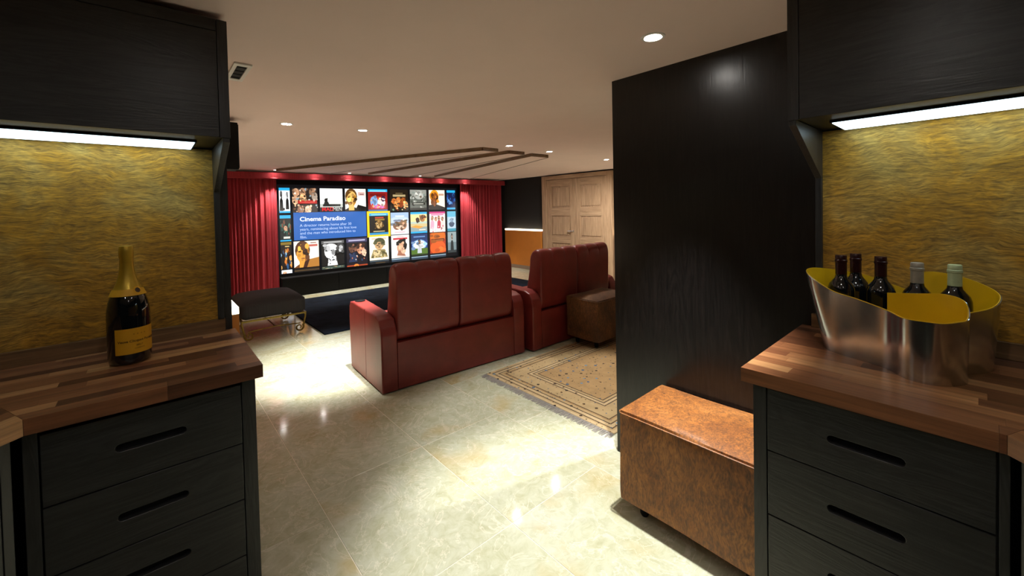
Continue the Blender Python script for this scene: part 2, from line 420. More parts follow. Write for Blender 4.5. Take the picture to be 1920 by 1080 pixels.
# ================================================================ the room shell
fl = struct(box('floor', M['grout'], None, -3.2, 6.45, -3.2, 7.95, -0.12, -0.0012))
fl['label'] = 'cream polished marble slab floor'
pitch_x, pitch_y = 0.59, 0.80
tile_me = {}
for i in range(-6, 11):
    xa = 0.565+pitch_x*(i-1)
    off = [1.94, 1.355, 1.355, 1.95][i % 4] if i >= 0 else 1.94-0.4*(i % 2)
    for j in range(-7, 9):
        ya = off+pitch_y*j
        x0, x1 = max(xa, -3.1), min(xa+pitch_x, 6.44); y0, y1 = max(ya, -3.1), min(ya+pitch_y, 7.94)
        if x1-x0 < 0.05 or y1-y0 < 0.05: continue
        # only the ground that belongs to the two rooms
        cx, cy = (x0+x1)/2, (y0+y1)/2
        if cx > 2.3 and cy < -0.3: continue
        if cx < -0.2 and cy > 2.5: continue
        if abs(cy-cx) > 3.4 and cx+cy < 1.2: continue
        if cx+cy < -3.2: continue
        key = (round(x1-x0, 3), round(y1-y0, 3)); g = 0.0014
        if key not in tile_me:
            tile_me[key] = MB().box(-key[0]/2+g, key[0]/2-g, -key[1]/2+g, key[1]/2-g, -0.006, 0.0, 0.0008, 1).mesh('tile', M['marble'])
        t = bpy.data.objects.new('tile', tile_me[key]); COL.objects.link(t); t.parent = fl
        t.location = (cx-fl.location.x, cy-fl.location.y, 0.12)
ce = struct(box('ceiling', M['ceil'], None, -3.2, 6.6, -3.2, 8.05, CEIL, CEIL+0.1)); ce['label'] = 'flat warm white plaster ceiling'
# bar, left side (behind the left counter) and its continuation into the cinema
wl = struct(box('wall_left', M['wallpaint'], None, 0.02, 0.24, 2.2, 7.95, 0, CEIL)); wl['label'] = 'left wall of the cinema area'
wbl = struct(prism_obj('wall_bar_left', M['oak_v'], None, [(-0.478, 2.08), (0.248, 2.08), (0.248, 2.2), (-0.53, 2.2)], 0, CEIL)); wbl['label'] = 'dark wood clad wall behind the left bar counter'
ws = struct(box('wall_screen', M['fabric'], None, 0.02, 6.6, 7.95, 8.05, 0, CEIL)); ws['label'] = 'black end wall behind the screen and curtains'
wd = struct(box('wall_doors', M['fabric'], None, 6.45, 6.6, -0.2, 7.95, 0, CEIL)); wd['label'] = 'dark side wall with the oak doors'
wbk = struct(box('wall_back', M['wallpaint'], None, 2.06, 6.6, -0.32, -0.2, 0, CEIL)); wbk['label'] = 'rear wall of the cinema area'
wp = struct(prism_obj('wall_right', M['panel'], None, [(1.942, 1.35), (1.942, -0.306), (2.06, -0.306), (2.06, 1.35)], 0, CEIL)); wp['label'] = 'tall polished dark wood panel wall beside the right counter'
def wing_wall(name, p, sx, sy, L, side):
    d = Vector((-0.7071, -0.7071)); n = Vector((sx, sy)).normalized()*0.1
    a = Vector(p); b = a+d*L
    return struct(prism_obj(name, M['oak_v'], None, [tuple(a), tuple(b), tuple(b+n), tuple(a+n)], 0, CEIL))
wing_wall('wall_wing_left', (-0.478, 2.08), -1, 1, 3.1, 0)['label'] = 'angled dark wall behind the left bar wing'
wing_wall('wall_wing_right', (1.92, -0.297), 1, -1, 3.1, 0)['label'] = 'angled dark wall behind the right bar wing'
rd = Vector((-0.7071, -0.7071))
a = Vector((-0.478, 2.08))+rd*3.1; b = Vector((1.92, -0.297))+rd*3.1
struct(prism_obj('wall_bar_rear', M['oak_v'], None, [tuple(a), tuple(b), tuple(b+rd*0.1), tuple(a+rd*0.1)], 0, CEIL))['label'] = 'dark rear wall of the bar'

# ================================================================ bar units
def bar_run(side, o, rot, s, L, depth, wing):
    """o: inner front corner of the worktop; local x = s*u along the run, y into the wall. L: run length to the square end."""
    NM = {('L', 0): 'left', ('R', 0): 'right', ('L', 1): 'left wing', ('R', 1): 'right wing'}[(side, wing)]
    by = {'L': 'champagne bottle', 'R': 'wine cooler'}[side]
    where = 'under the %s' % by if not wing else 'in the angled wing past the %s' % by
    def F(mb): return mb if s > 0 else mb.flipx()
    def T(name, label, cat, group=None): return thing(name, (o[0], o[1], 0), rot, label, cat, group)
    mit = lambda v: -v*T225
    end = L
    # ---- base cabinets
    f = 0.03 if side == 'L' else 0.022
    if not wing:
        t = T('drawer_cabinet', 'black stained oak drawer cabinet under the counter holding the %s' % by, 'cabinet')
        d0, d1, e = (0.019, 0.442, 0.481) if side == 'L' else (0.012, 0.440, 0.476)
        F(MB().prism([(mit(f)+0.004, f+0.022), (e, f+0.022), (e, depth-0.01), (mit(depth)+0.02, depth-0.01)], 0.10, 0.858)).build('carcass', M['oak_v'], t)
        F(MB().box(d1+0.002, e, f, f+0.022, 0.08, 0.858, 0.0015)).build('stile', M['oak_v'], t)
        F(MB().box(mit(f)+0.004, d0-0.002, f, f+0.022, 0.08, 0.858, 0.0015)).build('stile', M['oak_v'], t)
        F(MB().box(d0, e-0.01, f+0.05, f+0.06, 0.0, 0.10)).build('plinth', M['oak_h'], t)
        zs = [0.843, 0.656, 0.477, 0.297, 0.105] if side == 'L' else [0.853, 0.672, 0.486, 0.300, 0.105]
        sl = [0.752, 0.562, 0.388, 0.205] if side == 'L' else [0.762, 0.579, 0.396, 0.205]
        sx = (0.152, 0.306) if side == 'L' else (0.150, 0.302)
        for k in range(4):
            dr = F(pill_plate(d0+0.0015, d1-0.0005, zs[k+1]+0.0015, zs[k]-0.0015, (sx[0], sx[1], sl[k], 0.0105), 0.02).shift((0, f, 0))).build('drawer', M['oak_h'], t)
            F(MB().box(sx[0]-0.01, sx[1]+0.01, f+0.0195, f+0.0215, sl[k]-0.02, sl[k]+0.02)).build('finger_slot', M['slot'], dr)
    else:
        for k in range(4):
            a0 = 0.004+0.62*k; a1 = a0+0.612
            t = thing('bar_cabinet', (o[0], o[1], 0), rot, 'black oak cupboard %s of the wing past the %s' % (['at the corner', 'second from the corner', 'third from the corner', 'at the far end'][k], by), 'cabinet')
            poly = [(a0 if k else 0.02, f+0.022), (a1, f+0.022), (a1, depth-0.01), (a0 if k else mit(depth)+0.03, depth-0.01)]
            F(MB().prism(poly, 0.10, 0.858)).build('carcass', M['oak_v'], t)
            F(MB().box(a0, a0+0.02, f, f+0.021, 0.08, 0.858, 0.0015)).build('stile', M['oak_v'], t)
            F(pill_plate(a0+0.022, a1-0.002, 0.10, 0.853, (a0+0.22, a0+0.38, 0.80, 0.0105), 0.02).shift((0, f, 0))).build('door', M['oak_v'], t)
            F(MB().box(a0+0.20, a0+0.40, f+0.0195, f+0.0215, 0.78, 0.82)).build('finger_slot', M['slot'], t)
            F(MB().box(a0 if k else 0.04, a1, f+0.05, f+0.06, 0.0, 0.10)).build('plinth', M['oak_h'], t)
    # ---- worktop of staves
    t = T('worktop', 'walnut butcher block worktop carrying the %s' % by if not wing else 'walnut stave worktop of the angled wing beyond the %s' % by, 'countertop')
    rows = 13; wv = (depth-0.001)/rows
    rnd = random.Random(11 if side == 'L' else 23)
    for r in range(rows):
        v0, v1 = r*wv, (r+1)*wv
        x = -0.5 if not wing else -0.4
        x += rnd.uniform(0, 0.3)-0.3
        while x < end:
            ln = rnd.uniform(0.22, 0.55); xa, xb = x, min(x+ln, end); x += ln
            if xb-xa < 0.004 or xb < mit(v1)+0.002: continue
            b = bmesh.new(); bmesh.ops.create_cube(b, size=1)
            g = 0.00015
            for v in b.verts: v.co = Vector(((xa+xb)/2+v.co.x*(xb-xa-2*g), (v0+v1)/2+v.co.y*(v1-v0-2*g), 0.88+v.co.z*0.04))
            if xa < mit(v0)+0.001:
                r_ = bmesh.ops.bisect_plane(b, geom=b.verts[:]+b.edges[:]+b.faces[:], plane_co=(0.0004, 0, 0), plane_no=(-1, -T225, 0), clear_outer=True)
                ed = [e_ for e_ in b.edges if e_.is_boundary]
                if ed: bmesh.ops.holes_fill(b, edges=ed)
                if len(b.faces) < 4: b.free(); continue
            F(MB().add(b)).build('stave', M['stave'], t)
    # ---- upstand
    t = F(MB().prism([(mit(depth-0.022)+0.002, depth-0.022), (end-0.035, depth-0.022), (end-0.035, depth-0.002), (mit(depth)+0.004, depth-0.002)], 0.901, 0.951)).build('upstand', M['splash'])
    t.location = (o[0], o[1], 0); t.rotation_euler = (0, 0, rot)
    tag(t, 'walnut upstand strip along the wall behind the %s' % by if not wing else 'walnut upstand strip of the angled wing past the %s' % by, 'upstand')
    # ---- hide panel
    ie = end-0.055
    t = F(MB().prism([(mit(depth-0.012)+0.003, depth-0.012), (ie, depth-0.012), (ie, depth-0.002), (mit(depth)+0.003, depth-0.002)], 0.952, 1.643)).build('hide_panel', M['fur'])
    t.location = (o[0], o[1], 0); t.rotation_euler = (0, 0, rot)
    tag(t, 'golden cowhide wall panel behind the %s' % by if not wing else 'golden cowhide wall panel of the angled wing past the %s' % by, 'wall panel')
    # ---- wall cupboard
    uf = depth-0.352
    ue = (0.462 if side == 'L' else 0.452) if not wing else L
    zt = CEIL-0.022 if side == 'L' else CEIL-0.004
    t = T('wall_cupboard', 'black oak wall cupboard above the %s' % by if not wing else 'black oak wall cupboard of the angled wing past the %s' % by, 'cabinet')
    F(MB().prism([(mit(uf+0.02)+0.003, uf+0.02), (ue, uf+0.02), (ue, depth-0.002), (mit(depth)+0.003, depth-0.002)], 1.648, zt-0.002)).build('carcass', M['oak_v'], t)
    F(MB().box(ue-0.03, ue, uf, uf+0.0195, 1.645, zt, 0.0015)).build('stile', M['oak_v'], t)
    F(MB().box(mit(uf)+0.006, ue-0.0315, uf, uf+0.0195, zt-0.04, zt, 0.0015)).build('cornice', M['oak_h'], t)
    F(MB().box(mit(uf)+0.006, mit(uf)+0.036, uf, uf+0.0195, 1.645, zt-0.041, 0.0015)).build('stile', M['oak_v'], t)
    F(MB().box(mit(uf)+0.0375, ue-0.0315, uf, uf+0.0195, 1.646, zt-0.0415, 0.0015)).build('door', M['oak_h'], t)
    if not wing:
        # tapered cheek under the end of the cupboard and the post below it
        ce_ = ue-0.002
        F(MB().prism([(uf+0.004, 1.646), (uf+0.004, 1.630), (depth-0.03, 1.47), (depth-0.03, 0.9525), (depth-0.002, 0.9525), (depth-0.002, 1.646)], ce_-0.02, ce_, 'yz', 0.001, 1)).build('cheek', M['oak_v'], t)
    # ---- led fitting
    if wing: return
    le = ue-0.085 if not wing else L-0.1
    ly0, ly1 = depth-0.225, depth-0.02
    t = T('led_light', 'cool white LED strip light under the cupboard above the %s' % by if not wing else 'cool white LED strip light of the angled wing past the %s' % by, 'light')
    F(MB().prism([(mit(ly0)+0.01, ly0), (le, ly0), (le, ly1), (mit(ly1)+0.01, ly1)], 1.6405, 1.6475)).build('housing', M['black'], t)
    F(MB().prism([(mit(ly0)+0.014, ly0+0.006), (le-0.006, ly0+0.006), (le-0.006, ly1-0.006), (mit(ly1)+0.014, ly1-0.006)], 1.638, 1.6404)).build('diffuser', M['led'], t)
OL, OR = (-0.242, 1.51), (1.29, -0.036)
bar_run('L', OL, 0.0, 1, 0.499, 0.57, 0)
bar_run('R', OR, -PI/2, -1, 0.501, 0.63, 0)
bar_run('L', OL, PI/4, -1, 2.5, 0.57, 1)
bar_run('R', OR, -3*PI/4, 1, 2.5, 0.63, 1)

# ================================================================ sofas
def smooth_poly(pts, it=2):
    for _ in range(it):
        q = []
        for i in range(len(pts)):
            a, b = pts[i], pts[(i+1) % len(pts)]
            q += [(a[0]*.75+b[0]*.25, a[1]*.75+b[1]*.25), (a[0]*.25+b[0]*.75, a[1]*.25+b[1]*.75)]
        pts = q
    return pts
def loft_yz(prof_fn, xs):
    verts, faces = [], []; n = None
    for x in xs:
        p = prof_fn(x); n = len(p); verts += [(x, a, b) for a, b in p]
    for i in range(len(xs)-1):
        for k in range(n):
            a = i*n+k; b_ = i*n+(k+1) % n
            faces.append((a, b_, b_+n, a+n))
    faces.append(tuple(range(n))); faces.append(tuple(range((len(xs)-1)*n, len(xs)*n))[::-1])
    return MB().quadmesh(verts, faces)
def make_sofa(loc, rot, label):
    t = thing('cinema_sofa', loc, rot, label, 'sofa', None)
    L_ = M['leather']; W_ = 1.385
    # arms: side profile (y, z), soft edges
    prof = [(0.0, 0.01), (0.0, 0.44), (0.012, 0.50), (0.05, 0.555), (0.12, 0.577), (0.50, 0.592), (0.68, 0.598), (0.735, 0.59), (0.765, 0.55), (0.775, 0.45), (0.755, 0.01)]
    for x0 in (0.0, W_-0.125):
        arm = MB().prism(prof, x0, x0+0.125, 'yz', 0.016, 3).build('armrest', L_, t, True, 50)
        xc = x0+0.0625
        MB().lathe([(0.0, 0.0), (0.036, 0.0), (0.036, 0.004), (0.043, 0.004), (0.043, -0.006)], 24, (xc, 0.66, 0.5985)).build('cup_holder', M['black'], arm, True)
        MB().box(x0-0.0012, x0+0.1262, 0.36, 0.364, 0.01, 0.585).build('seam', M['leather'], arm)
    MB().box(0.127, W_-0.127, 0.006, 0.06, 0.012, 0.372, 0.006).build('back_panel', L_, t, True, 50)
    MB().box(0.127, W_-0.127, 0.06, 0.74, 0.03, 0.24, 0.01).build('seat_base', L_, t, True, 50)
    for k in range(2):
        xa = 0.128+k*0.567; xb = xa+0.560
        back = [(0.012, 0.36), (0.010, 0.62), (0.004, 0.85), (0.008, 0.925), (0.035, 0.965), (0.085, 0.975), (0.135, 0.955), (0.165, 0.90), (0.175, 0.80), (0.20, 0.66), (0.235, 0.52), (0.25, 0.40), (0.22, 0.36)]
        sp = smooth_poly(back, 2)
        def pf(x, sp=sp, xa=xa, xb=xb):
            u = (x-xa)/(xb-xa)
            ch = abs(math.sin(3*PI*u))**0.45
            e = min(1.0, min(u, 1-u)/0.045); e = math.sqrt(max(0.0, 1-(1-e)**2))
            out = []
            for y, z in sp:
                wgt = max(0.0, min(1.0, (z-0.86)/0.08))
                front = max(0.0, min(1.0, (y-0.09)/0.05))
                g = 0.016*(ch-1)*max(wgt, 0.6*front)
                cy, cz = 0.10, 0.62
                y2 = cy+(y-cy)*(0.82+0.18*e); z2 = cz+(z-cz)*(0.94+0.06*e)
                d = math.hypot(y-0.1, z-0.8)+1e-6
                out.append((y2+g*(y-0.1)/d, z2+g*(z-0.8)/d))
            return out
        xs = [xa+(xb-xa)*q for q in sorted(set([0, .006, .015, .03, .045]+[i/30 for i in range(2, 29)]+[.955, .97, .985, .994, 1, 1/3-.008, 1/3+.008, 2/3-.008, 2/3+.008]))]
        loft_yz(pf, xs).build('backrest', L_, t, True, 60)
        MB().box(xa+0.003, xb-0.003, 0.20, 0.76, 0.245, 0.455, 0.035, 3).build('seat_cushion', L_, t, True, 60)
        MB().box(xa+0.003, xb-0.003, 0.745, 0.80, 0.05, 0.44, 0.02, 3).build('footrest', L_, t, True, 60)
    return t
sofa = make_sofa((1.266, 2.942, 0), math.radians(-3.2), 'dark red leather two-seat cinema sofa standing on bare marble beside the black rug')
dup(sofa, (2.712, 2.815, 0), math.radians(0.6), 'dark red leather two-seat cinema sofa with the brown pouffe against its back')

# ================================================================ cowhide pouffes
def soft_box(x0, x1, y0, y1, z0, z1, r, puff, seed):
    b = bmesh.new(); bmesh.ops.create_cube(b, size=1)
    bmesh.ops.subdivide_edges(b, edges=b.edges[:], cuts=9, use_grid_fill=True)
    rnd = random.Random(seed); cx, cy, cz = (x0+x1)/2, (y0+y1)/2, (z0+z1)/2; hx, hy, hz = (x1-x0)/2, (y1-y0)/2, (z1-z0)/2
    ph = [rnd.uniform(0, 6) for _ in range(6)]
    for v in b.verts:
        p = Vector((v.co.x*2, v.co.y*2, v.co.z*2)); q = Vector((p.x*hx, p.y*hy, p.z*hz))
        core = Vector((max(-hx+r, min(hx-r, q.x)), max(-hy+r, min(hy-r, q.y)), max(-hz+r, min(hz-r, q.z))))
        d = q-core
        if d.length > 1e-6: q = core+d.normalized()*r
        bul = puff*(1-p.x**2)*(1-p.y**2) if abs(p.z) > 0.99 and p.z > 0 else puff*0.4*(1-p.z**2)*((1-p.x**2) if abs(p.y) > .99 else (1-p.y**2) if abs(p.x) > .99 else 0)
        nrm = Vector((p.x if abs(p.x) > .99 else 0, p.y if abs(p.y) > .99 else 0, p.z if abs(p.z) > .99 else 0))
        if nrm.length: q += nrm.normalized()*bul
        q += Vector((math.sin(9*q.y+ph[0])*math.sin(11*q.z+ph[1]), math.sin(10*q.x+ph[2])*math.sin(8*q.z+ph[3]), math.sin(9*q.x+ph[4])*math.sin(10*q.y+ph[5])))*0.0025
        v.co = Vector((cx, cy, cz))+q
    m = MB(); m.add(b); return m
def pouffe(x0, x1, y0, y1, zt, hide, label, seed, base=0.0):
    c = ((x0+x1)/2, (y0+y1)/2, base); hx, hy = (x1-x0)/2, (y1-y0)/2
    t = thing('cowhide_pouffe', c, 0, label, 'ottoman', None)
    soft_box(-hx, hx, -hy, hy, 0.07, zt, 0.014, 0.008, seed).build('upholstery', hide, t, True, 70)
    z = zt-0.016; e = 0.001; R = 0.004
    MB().tube([(-hx-e+.01, -hy-e, z), (hx-.01, -hy-e, z), (hx+e, -hy+.01, z), (hx+e, hy-.01, z), (hx-.01, hy+e, z), (-hx+.01, hy+e, z), (-hx-e, hy-.01, z), (-hx-e, -hy+.01, z), (-hx-e+.01, -hy-e, z)], R, 6).build('piping', hide, t, True)
    for a in (-1, 1):
        for b in (-1, 1):
            MB().lathe([(0.0, 0.0), (0.014, 0.0), (0.020, 0.012), (0.020, 0.04), (0.026, 0.072), (0.0, 0.072)], 16, (a*(hx-0.075), b*(hy-0.08), 0)).build('foot', M['black'], t, True)
pouffe(1.545, 1.925, 0.472, 1.068, 0.478, M['hide'], 'orange-brown cowhide pouffe against the dark panel beside the drawers', 3)
pouffe(3.155, 3.75, 2.39, 2.785, 0.475, M['hide2'], 'dark brown cowhide pouffe standing on the patterned rug behind a sofa', 5, 0.0103)

# ================================================================ rugs
RW, RL = 2.0, 1.26
rx, ry = 2.065+RW/2, 1.46+RL/2
t = thing('patterned_rug', (rx, ry, 0), 0, 'sand coloured oriental rug with grey fringe behind the sofas', 'rug')
MB().box(-RW/2, RW/2, -RL/2, RL/2, 0.0005, 0.010, 0.003, 1).build('rug_pile', rug_mat(RW, RL), t)
mb = MB(); V = []; Fc = []
rnd = random.Random(4)
for e in (-1, 1):
    for k in range(230):
        y = -RL/2+RL*(k+0.5)/230; ln = rnd.uniform(0.045, 0.062); dy = rnd.uniform(-0.008, 0.008); w_ = 0.0022
        i = len(V); x = e*RW/2
        V += [(x, y-w_, 0.007), (x, y+w_, 0.007), (x+e*ln, y+dy+w_, 0.0015), (x+e*ln, y+dy-w_, 0.0015), (x, y-w_, 0.0035), (x, y+w_, 0.0035), (x+e*ln, y+dy+w_, 0.0004), (x+e*ln, y+dy-w_, 0.0004)]
        Fc += [(i, i+1, i+2, i+3), (i+4, i+7, i+6, i+5), (i+1, i+5, i+6, i+2), (i, i+3, i+7, i+4), (i+2, i+6, i+7, i+3)]
fr = mb.quadmesh(V, Fc).build('fringe', M['fringe'], t); fr['kind'] = 'stuff'; fr['label'] = 'grey wool fringe'
t = MB().box(-1.95, 1.95, -1.1, 1.1, 0.0005, 0.02, 0.006, 2).build('black_rug', M['blackrug'], None, True, loc=(1.435+1.95, 4.865+1.1, 0))
tag(t, 'plain blue-black shaggy rug in front of the screen', 'rug')

# ================================================================ screen, stage, curtains
YS = 7.70
SX0, SX1, SZ0, SZ1 = 1.59, 5.14, 0.365, 1.86
t = thing('cinema_screen', ((SX0+SX1)/2, YS, SZ0), 0, 'wide cinema screen showing a grid of film covers', 'screen')
ox, oz = -(SX0+SX1)/2, -SZ0
def SB(name, m, x0, x1, y0, y1, z0, z1, parent=t): return box(name, m, parent, x0+ox, x1+ox, y0, y1, z0+oz, z1+oz)
SB('screen_surface', M['screenbg'], SX0, SX1, 0.0, 0.02, SZ0, SZ1)
SB('frame_top', M['black'], SX0-0.05, SX1+0.05, -0.02, 0.02, SZ1, SZ1+0.07); SB('frame_bottom', M['black'], SX0-0.05, SX1+0.05, -0.02, 0.02, SZ0-0.05, SZ0)
SB('frame_side', M['black'], SX0-0.05, SX0, -0.02, 0.02, SZ0, SZ1); SB('frame_side', M['black'], SX1, SX1+0.05, -0.02, 0.02, SZ0, SZ1)
def picture(name, x0, x1, z0, z1, shapes, ybase=-0.0008, parent=t):
    """flat screen picture: coloured shapes in unit coordinates, clipped to the cover"""
    b = bmesh.new(); lay = b.loops.layers.float_color.new('Col'); k = 0
    def put(pts, col):
        nonlocal k
        pts = clip(pts)
        if len(pts) < 3: return
        y = ybase-k*0.00012; k += 1
        f = b.faces.new([b.verts.new((x0+ox+p[0]*(x1-x0), y, z0+oz+p[1]*(z1-z0))) for p in pts])
        c = (*srgb(col), 1)
        for l in f.loops: l[lay] = c
        f.normal_update()
        if f.normal.y > 0: f.normal_flip()
    def clip(pts):
        for ax, lim, sg in ((0, 0, 1), (0, 1, -1), (1, 0, 1), (1, 1, -1)):
            out = []
            for i in range(len(pts)):
                p, q = pts[i], pts[(i+1) % len(pts)]; a_ = (p[ax]-lim)*sg; b_ = (q[ax]-lim)*sg
                if a_ >= 0: out.append(p)
                if (a_ >= 0) != (b_ >= 0):
                    s_ = a_/(a_-b_); out.append((p[0]+(q[0]-p[0])*s_, p[1]+(q[1]-p[1])*s_))
            pts = out
            if len(pts) < 3: return []
        return pts
    shapes = list(shapes)
    if name == 'film_cover':      # break the big shapes up with small tonal patches, as printed photographs have
        rr = random.Random(int(x0*1000)+int(z0*1000)); els = [q for q in shapes if q[0] == 'e']
        for q in els:
            for _ in range(5):
                c_ = srgb(q[5]); f_ = rr.choice((0.35, 0.55, 0.75, 1.35, 1.7))
                hx_ = '#'+''.join('%02x' % int(max(0, min(255, 255*((min(1, v_*f_))**(1/2.2))))) for v_ in c_)
                cx_, cy_ = q[1]+rr.uniform(-.9, .9)*q[3], q[2]+rr.uniform(-.9, .9)*q[4]
                a_ = rr.uniform(.18, .4)
                shapes.append(('e', cx_, cy_, q[3]*a_, q[4]*a_*rr.uniform(.5, 1.2), hx_))
    for sh in shapes:
        if sh[0] == 'r': put([(sh[1], sh[2]), (sh[3], sh[2]), (sh[3], sh[4]), (sh[1], sh[4])], sh[5])
        elif sh[0] == 'e': put([(sh[1]+sh[3]*math.cos(2*PI*i/14), sh[2]+sh[4]*math.sin(2*PI*i/14)) for i in range(14)], sh[5])
        elif sh[0] == 'p': put(sh[1], sh[2])
        elif sh[0] == 'blobs':
            _, seed, n, bx, pal, sz = sh; r_ = random.Random(seed)
            for _i in range(n):
                cx_, cy_ = r_.uniform(bx[0], bx[2]), r_.uniform(bx[1], bx[3]); a_ = r_.uniform(.5, 1)*sz
                put([(cx_+a_*math.cos(2*PI*i/9)*r_.uniform(.6, 1.1), cy_+a_*math.sin(2*PI*i/9)*r_.uniform(.6, 1.1)) for i in range(9)], r_.choice(pal))
    me = bpy.data.meshes.new(name); b.to_mesh(me); b.free(); me.materials.append(M['screen'])
    o = bpy.data.objects.new(name, me); COL.objects.link(o); o.parent = parent
    return o
R = lambda a, b, c, d, col: ('r', a, b, c, d, col)
E_ = lambda a, b, c, d, col: ('e', a, b, c, d, col)
def figure(cx, top, h, skin, hair, coat):      # generic person silhouette
    return [('p', [(cx-.22*h, top-h), (cx-.17*h, top-.48*h), (cx-.07*h, top-.36*h), (cx+.07*h, top-.36*h), (cx+.17*h, top-.48*h), (cx+.22*h, top-h)], coat),
            E_(cx, top-.17*h, .13*h, .17*h, hair), E_(cx+.01*h, top-.21*h, .10*h, .15*h, skin)]
def bust(cx, cy, s, skin, hair, coat, sh='#8a5a2a'):      # generic large head: hair, face, shade side, shoulders
    return [('p', [(cx-1.1*s, cy-2.2*s), (cx-.8*s, cy-1.25*s), (cx-.3*s, cy-.95*s), (cx+.4*s, cy-.95*s), (cx+1.0*s, cy-1.2*s), (cx+1.5*s, cy-2.2*s)], coat),
            R(cx-.3*s, cy-1.25*s, cx+.32*s, cy-.5*s, skin), E_(cx, cy+.22*s, .68*s, .82*s, hair), E_(cx+.02*s, cy-.05*s, .58*s, .82*s, skin),
            ('p', [(cx+.25*s, cy+.5*s), (cx+.58*s, cy+.2*s), (cx+.5*s, cy-.5*s), (cx+.2*s, cy-.8*s)], sh),
            E_(cx-.26*s, cy+.12*s, .15*s, .07*s, hair), E_(cx+.24*s, cy+.12*s, .15*s, .07*s, hair), E_(cx+.03*s, cy-.48*s, .17*s, .05*s, '#8a4a2c'), ('p', [(cx-.02*s, cy+.1*s), (cx+.1*s, cy-.2*s), (cx+.02*s, cy-.25*s)], sh), ('p', [(cx-.66*s, cy+.2*s), (cx-.5*s, cy+.62*s), (cx+.1*s, cy+.72*s), (cx-.3*s, cy+.42*s), (cx-.5*s, cy+.1*s)], hair)]
CY = '#22a0d8'
colx = [(1.82, 2.22), (2.264, 2.655), (2.70, 3.085), (3.13, 3.515), (3.573, 3.958), (4.003, 4.38), (4.44, 4.825)]
Z1, Z2, Z3 = (1.385, 1.805), (0.908, 1.345), (0.438, 0.893)
SK = ['#d9a878', '#b9825a', '#8a5a3c', '#e6c8a4', '#5a3a2a', '#22160f']
pics = []
pics.append((1.622, 1.785, *Z1, [R(0, 0, 1, 1, '#eceff2'), R(0, .89, 1, 1, CY), R(0, 0, 1, .07, CY)]+figure(.2, .88, .8, '#555', '#111', '#161616')+figure(.75, .84, .7, '#888', '#111', '#1a1a1a')+[R(.2, .1, .5, .2, '#222')]))
pics.append((*colx[0], *Z1, [R(0, 0, 1, 1, '#2a2320')]+[('e', cx, cy, .13, .17, c) for cx, cy, c in ((.15, .82, '#b98a68'), (.42, .84, '#a87a5c'), (.8, .84, '#8a664c'), (.12, .5, '#c79a78'), (.42, .62, '#d0a070'), (.62, .12, '#d8b090'), (.32, .12, '#987058'), (.9, .65, '#a09080'))]+[('blobs', 3, 40, (0, 0, 1, 1), ['#15100e', '#3a2a22', '#c8a888', '#e0d4c8', '#6a4a38', '#8a9aa0'], .06), R(.22, .36, .98, .50, '#a01a16'), R(.26, .40, .9, .45, '#c84038')]))
pics.append((*colx[1], *Z1, [R(0, 0, 1, 1, '#d6d9d4'), R(0, .62, 1, 1, '#e4e6e2'), R(0, .2, 1, .34, '#b4bab2'), R(0.12, .24, .9, .33, '#20201e'), ('p', [(.16, .33), (.2, .45), (.34, .45), (.4, .33)], '#262a26'), E_(.26, .5, .07, .08, '#1c1c1a'), R(0, 0, 1, .2, '#050505')]))
pics.append((*colx[2], *Z1, [R(0, 0, 1, 1, '#f0ede2'), R(.62, .7, .95, .86, '#c8a8a0'), R(.7, .74, .9, .78, '#7a4a4a'), ('p', [(0, 0), (0, .1), (.1, .12), (.1, 0)], '#3a2a1a')]+bust(.29, .58, .42, '#e0b060', '#5a3a16', '#14110e', '#b07828')+[('p', [(.45, 0), (.6, .3), (1, .2), (1, 0)], '#0c0b0a')]))
pics.append((*colx[3], *Z1, [R(0, 0, 1, 1, '#8a1a18'), R(0, .88, 1, 1, CY), R(.08, .9, .92, .94, '#9adcf0'), R(0, 0, 1, .06, '#2a6aa0'), R(.12, .1, .9, .72, '#b03a24'), R(.1, .66, .9, .8, '#6a1010'), E_(.3, .44, .2, .24, '#7ea0cc'), E_(.68, .4, .2, .22, '#f0d8cc'), E_(.78, .56, .12, .14, '#3a1a3a'), E_(.5, .2, .3, .08, '#e060a0'), ('blobs', 9, 18, (.15, .12, .9, .6), ['#f4e0d0', '#6a88c0', '#2a1420', '#c03828', '#e8b040'], .06)]))
pics.append((*colx[4], *Z1, [R(0, 0, 1, 1, '#1c140c'), R(.3, .8, .7, .84, '#6a5a3a'), R(.15, .66, .85, .76, '#a8946a')]+[('e', cx, cy, .13, .14, c) for cx, cy, c in ((.2, .45, '#b8642a'), (.45, .5, '#c87838'), (.72, .48, '#a8541c'), (.33, .28, '#d08848'), (.6, .28, '#8a3c18'), (.85, .3, '#e0a868'))]+[('blobs', 12, 26, (0.05, .02, .95, .5), ['#3a2412', '#c87030', '#6a8a70', '#1a100a', '#e8c890', '#8a3010'], .06)]))
pics.append((*colx[5], *Z1, [R(0, 0, 1, 1, '#5c6058'), R(0, .7, 1, 1, '#8a8c84'), E_(.55, .75, .3, .22, '#a8a8a0'), ('blobs', 21, 46, (0, .1, 1, .9), ['#3c423a', '#8a8c80', '#6a5a4a', '#b0b0a8', '#2a2c28', '#74827a'], .07), R(.1, .26, .9, .38, '#22241f'), R(.2, .29, .8, .34, '#9c9c90'), R(0, 0, 1, .12, '#2a2a26')]))
pics.append((*colx[6], *Z1, [R(0, 0, 1, 1, '#eadccb'), R(.62, .72, .95, .82, '#b89078')]+bust(.34, .6, .4, '#8a4a1a', '#e89018', '#120c08', '#1a0e08')+[('p', [(0, 0), (0, .24), (.4, .3), (1, .12), (1, 0)], '#140e0a')]))
